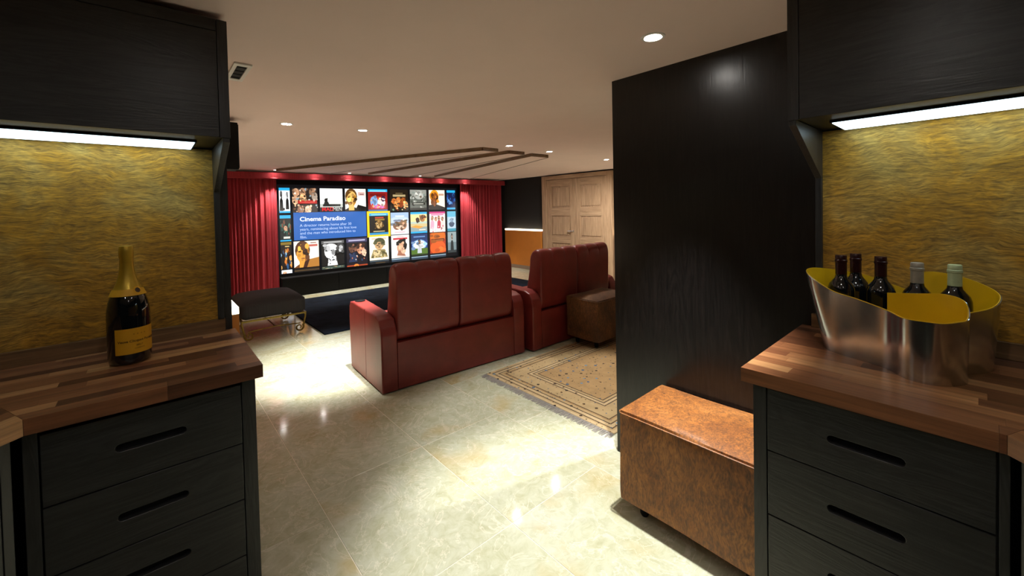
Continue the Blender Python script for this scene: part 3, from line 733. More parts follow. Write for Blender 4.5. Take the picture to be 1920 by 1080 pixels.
pics.append((4.88, 5.095, *Z1, [R(0, 0, 1, 1, '#0a1a44'), R(0, .88, 1, 1, CY), R(0, 0, 1, .1, '#3a9ac8'), ('blobs', 31, 20, (0, .2, 1, .8), ['#16387a', '#2a62a8', '#06102a', '#5a8ac0'], .14)]))
pics.append((1.622, 1.787, *Z2, [R(0, 0, 1, 1, '#101a18'), R(0, .88, 1, 1, CY), R(0, 0, 1, .05, CY), ('blobs', 41, 30, (0, .25, 1, .8), ['#1c3a34', '#2a5a4c', '#0c1412', '#6a4030', '#48786a'], .13), E_(.5, .5, .16, .1, '#c09070'), R(.3, .1, .9, .18, '#c8c8c0')]))
pics.append((*colx[4], *Z2, [R(0, 0, 1, 1, '#e8e8ee'), R(0, .5, 1, 1, '#9cb4d8'), E_(.5, .62, .6, .2, '#b8c8e2'), R(.25, .82, .75, .86, '#e0e8f4')]+[E_(.35, .4, .24, .2, '#8a6048'), E_(.68, .42, .22, .22, '#a87c60'), E_(.34, .46, .22, .12, '#5a4634'), E_(.66, .55, .24, .12, '#8a6a48'), E_(.5, .32, .2, .1, '#d8b8a0'), R(.2, .08, .8, .12, '#d8a0a8')]))
pics.append((*colx[5], *Z2, [R(0, 0, 1, 1, '#e8d090'), R(0, .9, 1, 1, CY), R(0, 0, 1, .08, CY), R(0, .08, 1, .3, '#8a9a98'), R(0, .3, 1, .45, '#c8b480'), R(0, .45, 1, .55, '#b0c0b0'), E_(.42, .62, .11, .13, '#3a2a1c'), E_(.72, .7, .17, .17, '#a87038'), E_(.76, .76, .17, .11, '#5a3416'), ('p', [(0, .3), (.3, .38), (.8, .3), (.5, .22)], '#e0953a'), R(.5, .14, .9, .18, '#e8e4d0')]))
pics.append((*colx[6], *Z2, [R(0, 0, 1, 1, '#e8d8d0'), R(0, .9, 1, 1, '#c03878'), R(.1, .82, .9, .88, '#d870a0')]+sum([figure(x_, .8-.05*(i % 2), .62, '#c89878', '#6a3a2a', c) for i, (x_, c) in enumerate(((.18, '#e8a0b4'), (.4, '#f4f0ec'), (.6, '#b83a4a'), (.82, '#d0c8c0')))], [])+[('blobs', 51, 14, (.05, .02, .95, .3), ['#c05068', '#f4ece8', '#8a4a4a', '#e8b8c0'], .06)]))
pics.append((4.88, 5.10, *Z2, [R(0, 0, 1, 1, '#a8c0d0'), R(0, .72, 1, 1, '#58a8c4'), R(0, 0, 1, .14, '#38889c'), E_(.5, .35, .3, .14, '#3a4a60'), E_(.5, .55, .2, .12, '#7a90a4')]))
pics.append((1.624, 1.785, *Z3, [R(0, 0, 1, 1, '#160f0a'), R(0, .9, 1, 1, '#7a6420'), R(.4, .82, .8, .86, '#c8b070'), ('blobs', 61, 30, (0, .05, 1, .7), ['#c87028', '#3a1c0c', '#e0a050', '#28507a', '#0c0806', '#8ab0c8'], .13)]))
pics.append((*colx[0], *Z3, [R(0, 0, 1, 1, '#f2ead8'), R(.6, .78, .95, .86, '#b85a50'), R(.66, .9, .9, .94, '#8a6a60')]+bust(.34, .56, .44, '#d8953a', '#4a2810', '#6a3c14', '#9a5c1c')+[('p', [(.5, .1), (.6, .3), (1, .36), (1, 0), (.4, 0)], '#a8702c'), ('p', [(.35, 0), (.42, .22), (.6, .34), (.62, .30), (.5, 0)], '#3a1a0c')]))
pics.append((*colx[1], 0.425, 0.87, [R(0, 0, 1, 1, '#0c0c0c'), R(0, .88, 1, 1, '#585858'), R(.1, .91, .9, .97, '#a0a0a0'), E_(.36, .56, .24, .28, '#d8d8d8'), E_(.4, .74, .28, .14, '#efefef'), R(.16, .58, .32, .63, '#222'), R(.4, .58, .54, .63, '#222'), E_(.82, .7, .18, .2, '#3c3c3c'), E_(.85, .66, .1, .14, '#b0b0b0'), ('p', [(.25, 0), (.3, .35), (.62, .38), (.7, 0)], '#dcdcdc'), ('blobs', 71, 16, (.25, .05, .65, .35), ['#111', '#f4f4f4', '#555'], .045)]))
pics.append((*colx[2], 0.335, 0.888, [R(0, 0, 1, 1, '#120c16'), R(0, .86, 1, 1, '#3c3858'), R(.1, .9, .9, .95, '#a8a4c0'), E_(.3, .68, .2, .15, '#6a4434'), E_(.3, .76, .2, .08, '#1a1210'), E_(.68, .62, .18, .18, '#c88a68'), E_(.7, .74, .2, .09, '#3a2018'), E_(.84, .5, .12, .12, '#e0b89a'), ('p', [(.1, .2), (.16, .5), (.45, .52), (.5, .2)], '#22304e'), ('blobs', 81, 24, (.05, .2, .95, .6), ['#4a2a3a', '#2a3a5a', '#b06848', '#141018', '#e8d8c8'], .05), R(0, .02, 1, .1, '#a03c1c'), E_(.45, .08, .12, .05, '#e08030')]))
pics.append((*colx[3], *Z3, [R(0, 0, 1, 1, '#efe8d0'), R(.12, .88, .88, .93, '#c8b098'), E_(.52, .74, .3, .2, '#4a4a2e'), E_(.5, .6, .22, .17, '#c09a6c'), R(.36, .6, .48, .64, '#3a2a1a'), R(.54, .6, .66, .64, '#3a2a1a'), ('p', [(.05, .1), (.2, .44), (.8, .44), (.95, .1)], '#8a7a4e'), E_(.4, .3, .22, .13, '#d8c090'), E_(.7, .28, .18, .1, '#6a6238'), ('blobs', 91, 16, (.1, .08, .9, .42), ['#5a5430', '#c8b078', '#3a3620', '#e4d8b0'], .06)]))
pics.append((*colx[4], *Z3, [R(0, 0, 1, 1, '#f2eeea'), R(.1, .8, .9, .88, '#c02c34'), R(.3, .91, .7, .94, '#d88a8a'), E_(.56, .6, .27, .22, '#120e0c'), E_(.5, .44, .2, .24, '#c89878'), ('p', [(.3, .1), (.38, .32), (.62, .3), (.8, .06)], '#a06850'), E_(.66, .3, .14, .14, '#e0b090'), E_(.76, .5, .1, .16, '#1a1210'), R(.3, .02, .8, .07, '#c8b8b0')]))
pics.append((*colx[5], *Z3, [R(0, 0, 1, 1, '#1c3a78'), R(0, .7, 1, 1, '#16305e'), R(.15, .84, .85, .9, '#5a80b4'), E_(.5, .5, .44, .24, '#8ab0dc'), E_(.5, .5, .36, .2, '#f2f4f0'), R(0, 0, 1, .34, '#4c6a24'), R(0, 0, 1, .08, '#1c2a10')]+figure(.5, .74, .62, '#8a6a50', '#2a2420', '#b8bcc4')))
pics.append((*colx[6], *Z3, [R(0, 0, 1, 1, '#a83410'), E_(.5, .82, .5, .3, '#c86418'), E_(.5, .3, .5, .34, '#d2561a'), R(.08, .6, .92, .72, '#5c2410'), R(.14, .63, .86, .66, '#d07a30'), R(0, 0, 1, .05, '#2a1008')]))
pics.append((4.88, 5.10, *Z3, [R(0, 0, 1, 1, '#6a7c80'), R(0, .5, 1, 1, '#88989a')]+figure(.5, .92, .9, '#a89080', '#1c1c1c', '#1c2426')+[R(0, 0, 1, .12, '#2c3436')]))
zb = (0.367, 0.425)
pics.append((1.626, 1.786, *zb, [R(0, 0, 1, 1, '#e4e8ee'), E_(.3, .2, .2, .4, '#e0a884')]))
pics.append((*colx[0], *zb, [R(0, 0, 1, 1, '#1c140c'), R(0, .3, 1, .5, '#5a4426')]))
pics.append((*colx[1], 0.367, 0.412, [R(0, 0, 1, 1, '#3a4a40'), ('blobs', 95, 18, (0, 0, 1, 1), ['#c8a878', '#e8e0d0', '#5a7a70', '#2a2018'], .09)]))
pics.append((*colx[3], *zb, [R(0, 0, 1, 1, '#14181c'), R(0, .75, 1, 1, '#4a5a64'), R(.3, .1, .8, .4, '#4a3a22')]))
for i_ in (4, 5, 6): pics.append((*colx[i_], *zb, [R(0, 0, 1, 1, '#2a3a4a'), R(0, .7, 1, 1, '#90a8b8')]))
for p in pics: picture('film_cover', *p)
# selected cover with its yellow frame
hl = picture('selection_frame', 3.098, 3.562, 0.884, 1.382, [R(0, 0, 1, 1, '#f0c400')], -0.0006)
hl['label'] = 'yellow selection frame'
picture('film_cover', 3.14, 3.52, 0.925, 1.343, [R(0, 0, 1, 1, '#120c06'), R(0, .88, 1, 1, CY), R(.1, .91, .9, .94, '#a8e0f4'), R(0, 0, 1, .1, '#2a88b8'), R(.3, .76, .75, .82, '#b83a1c'), R(.3, .66, .8, .74, '#8a6a24'), E_(.52, .46, .2, .2, '#7a5a2c'), ('p', [(.4, .3), (.36, .6), (.52, .44), (.66, .6), (.62, .3)], '#c8a870'), ('blobs', 97, 14, (.2, .22, .85, .6), ['#3a2a10', '#a88848', '#1a1006', '#6a4a20'], .05), R(.2, .14, .8, .18, '#c8b888')], -0.0024)
ip = picture('caption_panel', 1.83, 3.082, 0.912, 1.388, [R(0, 0, 1, 1, '#1c58a4')], -0.0006)
ip['label'] = 'blue caption panel with white lettering'
def screen_text(body, x, z, size, col, parent, name='lettering', bold=0.0, sx=1.0):
    me = text_mesh(body, size, 'LEFT', 1.0, bold)
    for v in me.vertices: v.co = Vector((x+ox+v.co.x*sx, -0.0036-0.002*v.co.z, z+oz+v.co.y))
    lay = me.color_attributes.new('Col', 'FLOAT_COLOR', 'CORNER')
    for d in lay.data: d.color = (*srgb(col), 1)
    me.materials.clear(); me.materials.append(M['screen'])
    o = bpy.data.objects.new(name, me); COL.objects.link(o); o.parent = parent; o['kind'] = 'stuff'; return o
screen_text('Cinema Paradiso', 1.925, 1.235, 0.105, '#e8ecf8', ip, bold=0.0022, sx=1.08)
for k, ln in enumerate(('A director returns home after 30', 'years, reminiscing about his first love', 'and the man who introduced him to', 'film.')):
    screen_text(ln, 1.925, 1.140-0.067*k, 0.066, '#b4c8ec', ip, sx=0.98)
screen_text('MAD', 2.29, 1.405, 0.092, '#c01820', t, bold=0.003)
screen_text('MEN', 2.475, 1.405, 0.092, '#c8c8c4', t, sx=0.86)
# stage below the screen
t = thing('stage_front', (3.37, 7.6, 0), 0, 'black panelled plinth below the cinema screen', 'plinth')
box('body', M['black'], t, -1.785, 1.785, -0.10, 0.13, 0.0, 0.3148)
for k in range(4): box('panel', M['black'], t, -1.785+0.8925*k+0.003, -1.785+0.8925*(k+1)-0.003, -0.118, -0.101, 0.01, 0.31, 0.002)
# curtains
def curtain(x0, x1, y, label, seed, lead):
    r_ = random.Random(seed); n = int((x1-x0)/0.007); t = thing('velvet_curtain', ((x0+x1)/2, y, 0), 0, label, 'curtain')
    xs = [x0+(x1-x0)*i/n for i in range(n+1)]; cx = (x0+x1)/2
    ph = 0; ys = []
    fq = 2*PI/0.062
    for i, x in enumerate(xs):
        ph += (xs[1]-xs[0])*fq*(1+0.35*math.sin(7*x+seed))
        d = abs(x-lead)
        amp = 0.032*(0.75+0.25*math.sin(3.1*x+seed)) if d > 0.16 else 0.010
        ys.append(amp*math.sin(ph)+0.006*math.sin(2.3*ph))
    V = []; Fc = []; zs = [0.012, 0.5, 1.0, 1.5, 1.945]
    for th in (0, 0.006):
        for z in zs:
            k = 1.0+0.18*(1-z/1.95)
            V += [(x-cx, yy*k+th, z) for x, yy in zip(xs, ys)]
    m_ = n+1; H = len(zs)*m_
    for a in range(len(zs)-1):
        for i in range(n):
            p = a*m_+i; Fc.append((p, p+1, p+1+m_, p+m_)); q = p+H; Fc.append((q, q+m_, q+m_+1, q+1))
    for i in range(n):
        Fc.append((i, i+H, i+1+H, i+1)); p = (len(zs)-1)*m_+i; Fc.append((p, p+1, p+1+H, p+H))
    for a in range(len(zs)-1):
        p = a*m_; Fc.append((p, p+m_, p+m_+H, p+H)); p += n; Fc.append((p, p+H, p+m_+H, p+m_))
    MB().quadmesh(V, Fc).build('drape', M['curtain'], t, True, 80)
    MB().box(x0-cx, x1-cx, 0.004, 0.02, 1.946, 1.975).build('track', M['black'], t)
curtain(0.42, 1.565, 7.585, 'red velvet curtain hanging beside the stool', 1, 1.56)
curtain(5.165, 6.33, 7.585, 'red velvet curtain hanging next to the orange dado near the doors', 2, 5.17)
t = thing('valance', (3.37, 7.5, 1.93), 0, 'long red padded pelmet above screen and curtains', 'pelmet')
MB().box(-3.0, 3.0, -0.02, 0.02, 0.0, 0.105, 0.012, 3).build('pelmet_board', M['valance'], t, True, 60)
MB().box(-3.0, 3.0, -0.026, -0.0205, 0.012, 0.022).build('braid', M['valance'], t)

# ================================================================ ceiling fins
def fin(near, far, label):
    (a0, a1, ya), (b0, b1, yb) = near, far
    cx, cy = (a0+a1)/2, ya
    t = thing('ceiling_fin', (cx, cy, CEIL-0.035), 0, label, 'ceiling panel', 'ceiling fins')
    P = [(a0-cx, 0), (a1-cx, 0), (b1-cx, yb-cy), (b0-cx, yb-cy)]
    MB().prism(P, 0.0, 0.034).build('panel', M['ceil'], t)
    e = 0.016
    def strip(p, q, side):
        d = (Vector(q)-Vector(p)).normalized(); n = Vector((-d.y, d.x))*side*e
        MB().prism([p, q, tuple(Vector(q)+n), tuple(Vector(p)+n)], -0.004, 0.0345).build('edge_trim', M['beam'], t)
    strip(P[0], P[3], 1); strip(P[0], P[1], -1); strip(P[1], P[2], -1)
fin((2.814, 3.03, 3.68), (1.50, 2.30, 7.2), 'ceiling fin panel running towards the curtain behind the stool')
fin((3.233, 3.469, 3.71), (2.953, 3.75, 7.2), 'ceiling fin panel in the middle of the three')
fin((3.645, 3.931, 3.75), (4.30, 5.15, 7.2), 'ceiling fin panel running towards the curtain by the doors')

# ================================================================ dado ledges with light
def dado(x0, x1, y0, y1, face, label, npan):
    t = thing('lit_dado', ((x0+x1)/2, (y0+y1)/2, 0), 0, label, 'dado')
    cx, cy = (x0+x1)/2, (y0+y1)/2
    box('body', M['orange'], t, x0-cx, x1-cx, y0-cy, y1-cy, 0.08, 0.868)
    box('skirting', M['wallpaint'], t, x0-cx, x1-cx, y0-cy, y1-cy, 0.0, 0.0795)
    box('ledge', M['white'], t, x0-cx, x1-cx, y0-cy, y1-cy, 0.8685, 0.872)
    box('light_strip', M['ledge'], t, x0-cx, x1-cx, y0-cy, y1-cy, 0.8725, 0.905)
dado(0.245, 0.328, 2.50, 7.45, 1, 'orange dado with glowing ledge along the left cinema wall', 5)
dado(6.36, 6.447, 6.30, 7.50, -1, 'orange dado with glowing ledge between curtain and oak doors', 2)
dado(6.36, 6.447, 0.0, 4.42, -1, 'orange dado with glowing ledge on the other side of the oak doors', 4)

# ================================================================ oak double doors
DX = 6.40
d = thing('door_1', (DX, 5.37, 0), 0, 'pale limed oak double doors with panels and frame', None, None, 'structure')
def DB(name, m, y0, y1, z0, z1, x0, x1, parent, bev=0.002): return box(name, m, parent, x0, x1, y0-5.37, y1-5.37, z0, z1, bev)
DB('door_frame', M['door'], 6.145, 6.27, 0, 2.045, -0.02, 0.048, d); DB('door_frame', M['door'], 4.47, 4.60, 0, 2.045, -0.02, 0.048, d)
DB('door_frame', M['door_h'], 4.601, 6.144, 1.965, 2.045, -0.02, 0.048, d)
for (ya, yb) in ((4.605, 5.368), (5.372, 6.14)):
    lf = DB('door_leaf', M['door'], ya, yb, 0.01, 1.96, 0.02, 0.046, d)
    st = 0.125
    DB('stile', M['door'], ya, ya+st, 0.012, 1.958, 0.0, 0.0195, lf); DB('stile', M['door'], yb-st, yb, 0.012, 1.958, 0.0, 0.0195, lf)
    for z0, z1 in ((0.012, 0.14), (0.64, 0.785), (1.205, 1.375), (1.815, 1.958)): DB('rail', M['door_h'], ya+st+0.0005, yb-st-0.0005, z0, z1, 0.0, 0.0195, lf)
    for z0, z1 in ((0.17, 0.61), (0.815, 1.175), (1.405, 1.785)): DB('panel', M['door'], ya+st+0.03, yb-st-0.03, z0, z1, 0.006, 0.0195, lf, 0.005)
h = MB().lathe([(0, 0), (0.022, 0), (0.022, 0.008), (0.009, 0.010), (0.009, 0.045), (0, 0.045)], 20)
for v in h.bm.verts: v.co = Vector((-v.co.z, v.co.x+0.055, v.co.y+0.90))
h.box(-0.055, -0.038, 0.045, 0.165, 0.890, 0.908, 0.004)
h.build('lever_handle', M['chrome'], d, True)

# ================================================================ wall speaker, ceiling vent
t = thing('wall_speaker', (0.366, 3.60, 1.70), 0, 'black box speaker fixed high on the left wall', 'speaker')
MB().box(-0.126, 0.126, -0.09, 0.09, 0, 0.335, 0.006).build('case', M['black'], t, True)
MB().box(0.1265, 0.131, -0.08, 0.08, 0.012, 0.323, 0.002).build('grille', M['fabric'], t)
t = thing('ceiling_vent', (0.343, 2.375, CEIL-0.008), 0, 'small white ceiling vent with black slots', 'vent')
fx, fy = 0.036, 0.145
for a0, a1, b0, b1 in ((-fx, fx, -fy, -fy+0.03), (-fx, fx, fy-0.03, fy), (-fx, -fx+0.016, -fy+0.0305, fy-0.0305), (fx-0.016, fx, -fy+0.0305, fy-0.0305)):
    MB().box(a0, a1, b0, b1, 0, 0.0075, 0.001, 1).build('vent_frame', M['white'], t)
MB().box(-fx+0.0165, fx-0.0165, -fy+0.031, fy-0.031, 0.004, 0.0075).build('vent_slot', M['slot'], t)
for k in range(4): MB().box(-fx+0.017, fx-0.017, -0.09+0.06*k-0.0015, -0.09+0.06*k+0.0015, 0.001, 0.0039).build('vent_bar', M['black'], t)

# ================================================================ scroll-legged stool
t = thing('scroll_stool', (1.02, 5.575, 0), 0, 'charcoal upholstered stool with gilt scroll legs beside the black rug', 'stool')
hx, hy = 0.325, 0.385
b = bmesh.new(); bmesh.ops.create_cube(b, size=1); bmesh.ops.subdivide_edges(b, edges=b.edges[:], cuts=11, use_grid_fill=True)
for v in b.verts:
    p = v.co*2; r = 0.05
    q = Vector((p.x*hx, p.y*hy, p.z*0.092)); core = Vector((max(-hx+r, min(hx-r, q.x)), max(-hy+r, min(hy-r, q.y)), max(-0.092+r, min(0.092-r, q.z)))); dd = q-core
    if dd.length > 1e-6: q = core+dd.normalized()*r
    if p.z > 0: q.z += 0.045*(1-p.x**4)*(1-p.y**4)*p.z - 0.0
    v.co = q+Vector((0, 0, 0.322))
mb = MB(); mb.add(b); mb.build('cushion', M['darkgrey'], t, True, 80)
fr = MB().box(-hx+0.004, hx-0.004, -hy+0.004, -hy+0.022, 0.212, 0.2325, 0.003).box(-hx+0.004, hx-0.004, hy-0.022, hy-0.004, 0.212, 0.2325, 0.003)
fr.box(-hx+0.004, -hx+0.022, -hy+0.0225, hy-0.0225, 0.212, 0.2325, 0.003).box(hx-0.022, hx-0.004, -hy+0.0225, hy-0.0225, 0.212, 0.2325, 0.003)
fr.build('seat_rail', M['gilt'], t, True)
def scroll(sx, sy):
    pts = [(0.0, 0.225), (0.012, 0.205), (0.010, 0.17), (-0.002, 0.12), (-0.008, 0.085)]
    c = (-0.055, 0.058); 
    for k in range(20):
        a_ = 0.55-k*0.42; r_ = 0.047*(1-k/26)
        pts.append((c[0]+r_*math.cos(a_), c[1]+r_*math.sin(a_)))
    rr = [0.011]*6+[0.011-0.00025*k for k in range(19)]
    P = [(sx*(hx-0.022+px_), sy*(hy-0.03), pz) for px_, pz in pts]
    return MB().tube(P, rr, 8)
for sx in (-1, 1):
    for sy in (-1, 1): scroll(sx, sy).build('leg', M['gilt'], t, True, 80)
for sy in (-1, 1): MB().tube([(-hx+0.065, sy*(hy-0.03), 0.102), (-0.12, sy*(hy-0.03), 0.112), (0, sy*(hy-0.03), 0.118), (0.12, sy*(hy-0.03), 0.112), (hx-0.065, sy*(hy-0.03), 0.102)], 0.007, 8).build('stretcher', M['gilt'], t, True, 80)
MB().tube([(0, -hy+0.03, 0.118), (0, hy-0.03, 0.118)], 0.007, 8).build('stretcher', M['gilt'], t, True, 80)

# ================================================================ champagne bottle
CB = (-0.062, 1.862, 0.9005)
t = thing('champagne_bottle', CB, 0, 'large champagne bottle with orange-yellow label and gold foil on the left counter', 'bottle')
RB = 0.0545
MB().lathe([(0, 0.012), (0.03, 0.004), (0.046, 0.0), (0.052, 0.006), (RB, 0.02), (RB, 0.150), (0.0535, 0.175), (0.0495, 0.200), (0.0425, 0.222), (0.034, 0.243), (0.026, 0.264), (0.021, 0.285), (0.0175, 0.310), (0.0165, 0.345), (0.0165, 0.378), (0.0, 0.380)], 48).build('glass', M['glass'], t, True, 60)
MB().lathe([(0.0372, 0.238), (0.0365, 0.241), (0.0352, 0.243), (0.0270, 0.265), (0.0220, 0.286), (0.0185, 0.310), (0.0174, 0.340), (0.0186, 0.346), (0.0192, 0.352), (0.0190, 0.372), (0.0165, 0.382), (0.0, 0.3845)], 40).build('foil', M['gold'], t, True, 50)
def curved(r_fn, a0, a1, z0, z1, nz=6, na=24, d=0.0009):
    V = []; Fc = []
    for j in range(nz+1):
        z = z0+(z1-z0)*j/nz; r = r_fn(z)+d
        for i in range(na+1):
            a_ = a0+(a1-a0)*i/na; V.append((r*math.cos(a_), r*math.sin(a_), z))
    for j in range(nz):
        for i in range(na): k = j*(na+1)+i; Fc.append((k, k+1, k+na+2, k+na+1))
    m_ = MB(); m_.quadmesh(V, Fc)
    for f in m_.bm.faces:
        f.normal_update(); c = f.calc_center_median()
        if f.normal.x*c.x+f.normal.y*c.y < 0: f.normal_flip()
    return m_
import_r = [(RB, 0.0), (RB, 0.150), (0.0535, 0.175), (0.0495, 0.200), (0.0425, 0.222), (0.034, 0.243), (0.026, 0.264)]
def rb(z):
    for (r0, z0), (r1, z1) in zip(import_r, import_r[1:]):
        if z0 <= z <= z1: return r0+(r1-r0)*(z-z0)/(z1-z0)
    return 0.026
LA = math.radians(-62)
lb = curved(rb, LA-1.12, LA+1.12, 0.036, 0.118, 2, 40).build('label', M['champlabel'], t, True); lb['label'] = 'orange-yellow paper label'
def wrap_text(body, size, a_c, z, parent, r_fn=rb, d=0.0014, bold=0.0):
    me = text_mesh(body, size, 'CENTER', 1.0, bold)
    for v in me.vertices:
        r = r_fn(z+v.co.y)+d; a_ = a_c+v.co.x/r; v.co = Vector((r*math.cos(a_), r*math.sin(a_), z+v.co.y))
    me.materials.clear(); me.materials.append(M['ink'])
    o = bpy.data.objects.new('lettering', me); COL.objects.link(o); o.parent = parent; o['kind'] = 'stuff'
wrap_text('Veuve Clicquot Ponsardin', 0.0105, LA, 0.074, lb, bold=0.0002)
wrap_text('BRUT', 0.0075, LA, 0.060, lb)
wrap_text('*  *  *  *', 0.010, LA, 0.094, lb)
wrap_text('CHAMPAGNE', 0.0045, LA, 0.051, lb)
nl = curved(lambda z: rb(z)+0.0032, LA-1.9, LA+1.9, 0.222, 0.243, 5, 40).build('neck_label', M['champlabel'], t, True)
MA = LA+0.18
V = []; nn = 20
def disc(rad, d):
    V = [(0, 0)]+[(rad*math.cos(2*PI*i/nn), rad*math.sin(2*PI*i/nn)) for i in range(nn)]
    W_ = []
    for a_, z_ in V:
        z = 0.238+z_; r = rb(z)+0.0042+d; W_.append((r*math.cos(MA+a_/r), r*math.sin(MA+a_/r), z))
    return MB().quadmesh(W_, [(0, i+1, (i+1) % nn+1) for i in range(nn)])
md = disc(0.0125, 0.0006).build('medallion', M['champlabel'], nl, True)
disc(0.0078, 0.0012).build('seal', M['ink'], nl, True)

# ================================================================ wine cooler with bottles
WC = (1.69, 0.14, 0.9005)
t = thing('wine_cooler', WC, 0, 'brushed steel spiral wine cooler lined in yellow on the right counter', 'wine cooler')
ST = [  # base x, y, rim x, y, rim z
    (1.650, 0.185, 1.650, 0.185, 1.103), (1.657, 0.120, 1.657, 0.120, 1.109), (1.640, 0.068, 1.642, 0.066, 1.117), (1.606, 0.030, 1.608, 0.027, 1.108),
    (1.578, 0.024, 1.578, 0.021, 1.070), (1.544, 0.040, 1.543, 0.039, 1.064), (1.514, 0.066, 1.513, 0.064, 1.062), (1.503, 0.100, 1.502, 0.098, 1.063),
    (1.518, 0.138, 1.518, 0.138, 1.062), (1.566, 0.178, 1.568, 0.176, 1.067), (1.598, 0.245, 1.600, 0.246, 1.083), (1.620, 0.302, 1.632, 0.318, 1.097),
    (1.650, 0.334, 1.662, 0.386, 1.138), (1.700, 0.346, 1.725, 0.392, 1.150), (1.770, 0.336, 1.795, 0.345, 1.142), (1.820, 0.270, 1.840, 0.265, 1.126),
    (1.835, 0.200, 1.852, 0.190, 1.098), (1.838, 0.155, 1.852, 0.152, 1.092), (1.838, 0.125, 1.852, 0.122, 1.146), (1.835, 0.070, 1.848, 0.062, 1.148),
    (1.818, 0.010, 1.826, 0.000, 1.130), (1.775, -0.020, 1.776, -0.036, 1.108), (1.722, -0.014, 1.716, -0.022, 1.082), (1.654, 0.030, 1.653, 0.028, 1.068)]
def crom(P, i, s):
    p0, p1, p2, p3 = P[max(i-1, 0)], P[i], P[min(i+1, len(P)-1)], P[min(i+2, len(P)-1)]
    return tuple(0.5*((2*b)+(-a+c)*s+(2*a-5*b+4*c-d_)*s*s+(-a+3*b-3*c+d_)*s**3) for a, b, c, d_ in zip(p0, p1, p2, p3))
PTS = [crom(ST, i, s/7) for i in range(len(ST)-1) for s in range(7)]+[ST[-1]]
def ribbon(inner):
    V = []; Fc = []; nz = 6; n = len(PTS)
    for i, p in enumerate(PTS):
        q0, q1 = PTS[max(i-1, 0)], PTS[min(i+1, n-1)]
        d_ = Vector((q1[0]-q0[0], q1[1]-q0[1])).normalized(); nr = Vector((d_.y, -d_.x))     # right-hand side of the path = inside
        for lay in (0, 1):
            off = (0.0002+lay*0.0018) if inner else (-0.0002-lay*0.0018)
            for j in range(nz+1):
                s = j/nz; z = (0.004 if inner else 0.0)+s*(p[4]-0.9005+(0.0015 if inner else 0)-(0.004 if inner else 0.0))
                V.append((p[0]+(p[2]-p[0])*s+nr.x*off-WC[0], p[1]+(p[3]-p[1])*s+nr.y*off-WC[1], z))
    S = 2*(nz+1)
    for i in range(n-1):
        for j in range(nz):
            a_ = i*S+j; Fc.append((a_, a_+1, a_+1+S, a_+S)); b_ = a_+nz+1; Fc.append((b_, b_+S, b_+S+1, b_+1))
        Fc.append((i*S+nz, i*S+nz+nz+1, (i+1)*S+nz+nz+1, (i+1)*S+nz)); Fc.append((i*S, (i+1)*S, (i+1)*S+nz+1, i*S+nz+1))
    for i in (0, n-1):
        for j in range(nz): Fc.append((i*S+j, i*S+j+1, i*S+j+nz+2, i*S+j+nz+1))
    return MB().quadmesh(V, Fc)
ribbon(False).build('steel_shell', M['steel'], t, True, 40)
ribbon(True).build('yellow_lining', M['yellow'], t, True, 40)
bp = [p for p in PTS if True][4*7:]
MB().prism([(p[0]-WC[0]+(1.72-p[0])*0.03, p[1]-WC[1]+(0.16-p[1])*0.03) for p in bp[::2]], 0.0005, 0.004).build('base_plate', M['steel'], t)
for k, z in enumerate((0.128, 0.048)):
    r_ = MB().lathe([(0, 0.002), (0.003, 0.0015), (0.0042, 0.0)], 12)
    for v in r_.bm.verts: v.co = Vector((v.co.x, -v.co.z, v.co.y))
    r_.shift((1.690-WC[0], 0.0035-WC[1], z)); r_.build('rivet', M['chrome'], t, True)

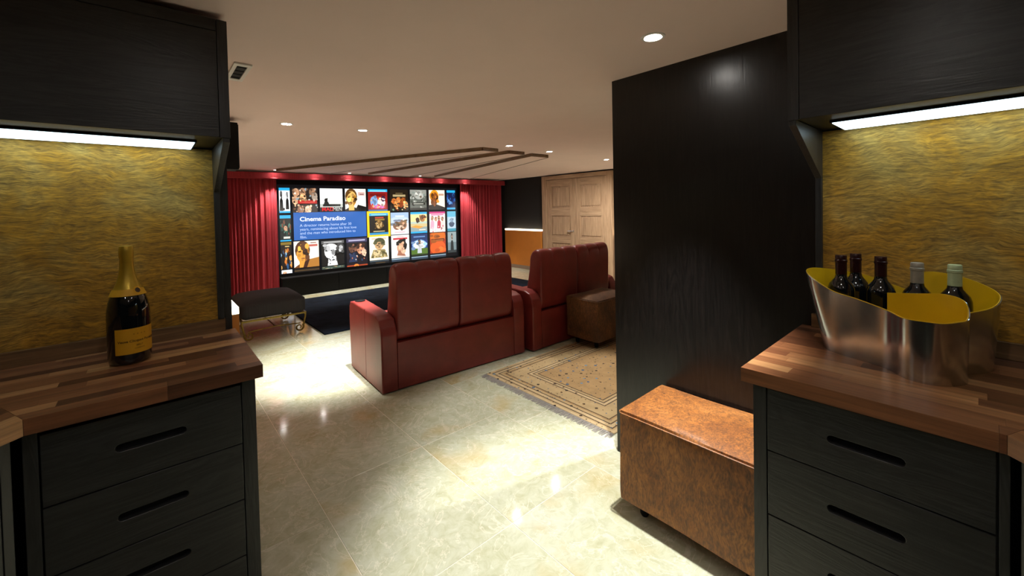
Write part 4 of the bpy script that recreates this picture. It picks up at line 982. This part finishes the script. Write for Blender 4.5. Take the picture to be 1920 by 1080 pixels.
def wine(loc, caps, label, group=None, H=0.30):
    t = thing('wine_bottle', loc, 0, label, 'bottle', group); k = H/0.30
    MB().lathe([(0, 0.01), (0.02, 0.003), (0.032, 0.0), (0.0355, 0.004), (0.0365, 0.012), (0.0365, 0.178*k), (0.0355, 0.192*k), (0.031, 0.206*k), (0.023, 0.217*k), (0.017, 0.226*k), (0.0148, 0.238*k), (0.0142, 0.285*k), (0.0142, H-0.004), (0, H-0.003)], 36).build('glass', M['glass'], t, True, 60)
    MB().lathe([(0.0153, H-0.062), (0.0150, H-0.024), (0.0165, H-0.0225), (0.0165, H-0.016), (0.0152, H-0.0145), (0.0152, H-0.002), (0.0140, H), (0, H)], 28).build('capsule', caps, t, True, 40)
wine((1.699, 0.303, 0.9048), M['caps_red'], 'dark wine bottle with burgundy capsule, foremost in the cooler\'s tall pointed end', 'wine bottles with burgundy capsules')
wine((1.772, 0.277, 0.9048), M['caps_red'], 'dark wine bottle with burgundy capsule, hindmost in the cooler\'s tall pointed end', 'wine bottles with burgundy capsules')
wine((1.722, 0.208, 0.9048), M['caps_red'], 'dark wine bottle with burgundy capsule beside the grey-capped one', 'wine bottles with burgundy capsules')
wine((1.745, 0.128, 0.9048), M['caps_grey'], 'wine bottle with pale grey capsule in the steel cooler', None, 0.285)
wine((1.752, 0.050, 0.9048), M['caps_green'], 'wine bottle with pale green capsule in the steel cooler', None, 0.285)

# ================================================================ downlights
def downlight(x, y, watts, cone, blend, aim, label, group, r=0.036, col=(1.0, 0.97, 0.91)):
    t = thing('downlight', (x, y, CEIL), 0, label, 'downlight', group)
    MB().lathe([(r, -0.0005), (r+0.012, -0.0005), (r+0.010, -0.004), (r, -0.005), (r-0.004, -0.001)], 28).build('trim_ring', M['white'], t, True)
    MB().lathe([(0, -0.0022), (r-0.0045, -0.0022), (r-0.0045, -0.0006), (0, -0.0006)], 24).build('lens', M['lens'], t)
    L = bpy.data.lights.new('bulb_light', 'SPOT'); L.energy = watts; L.spot_size = math.radians(cone); L.spot_blend = blend; L.shadow_soft_size = 0.02; L.color = col
    o = bpy.data.objects.new('bulb_light', L); COL.objects.link(o); o.parent = t; o.location = (0, 0, -0.012)
    dv = Vector((aim[0]-x, aim[1]-y, -CEIL)); o.rotation_euler = dv.to_track_quat('-Z', 'Y').to_euler()
for x, y, wt, cone, bl, aim, lab in DOWN: downlight(x, y, wt, cone, bl, aim, lab, None)
PEL = ['over the curtain behind the stool'] + ['%s along the pelmet from the stool-side curtain' % q for q in ('second', 'third', 'fourth', 'fifth', 'sixth')] + ['over the curtain near the oak doors']
for k, (x, wt) in enumerate(WASH):
    downlight(x, 7.40, wt, 75, 0.6, (x, 7.38), 'small ceiling downlight, ' + PEL[k], 'downlights along the pelmet', 0.028, (1.0, 0.93, 0.85))
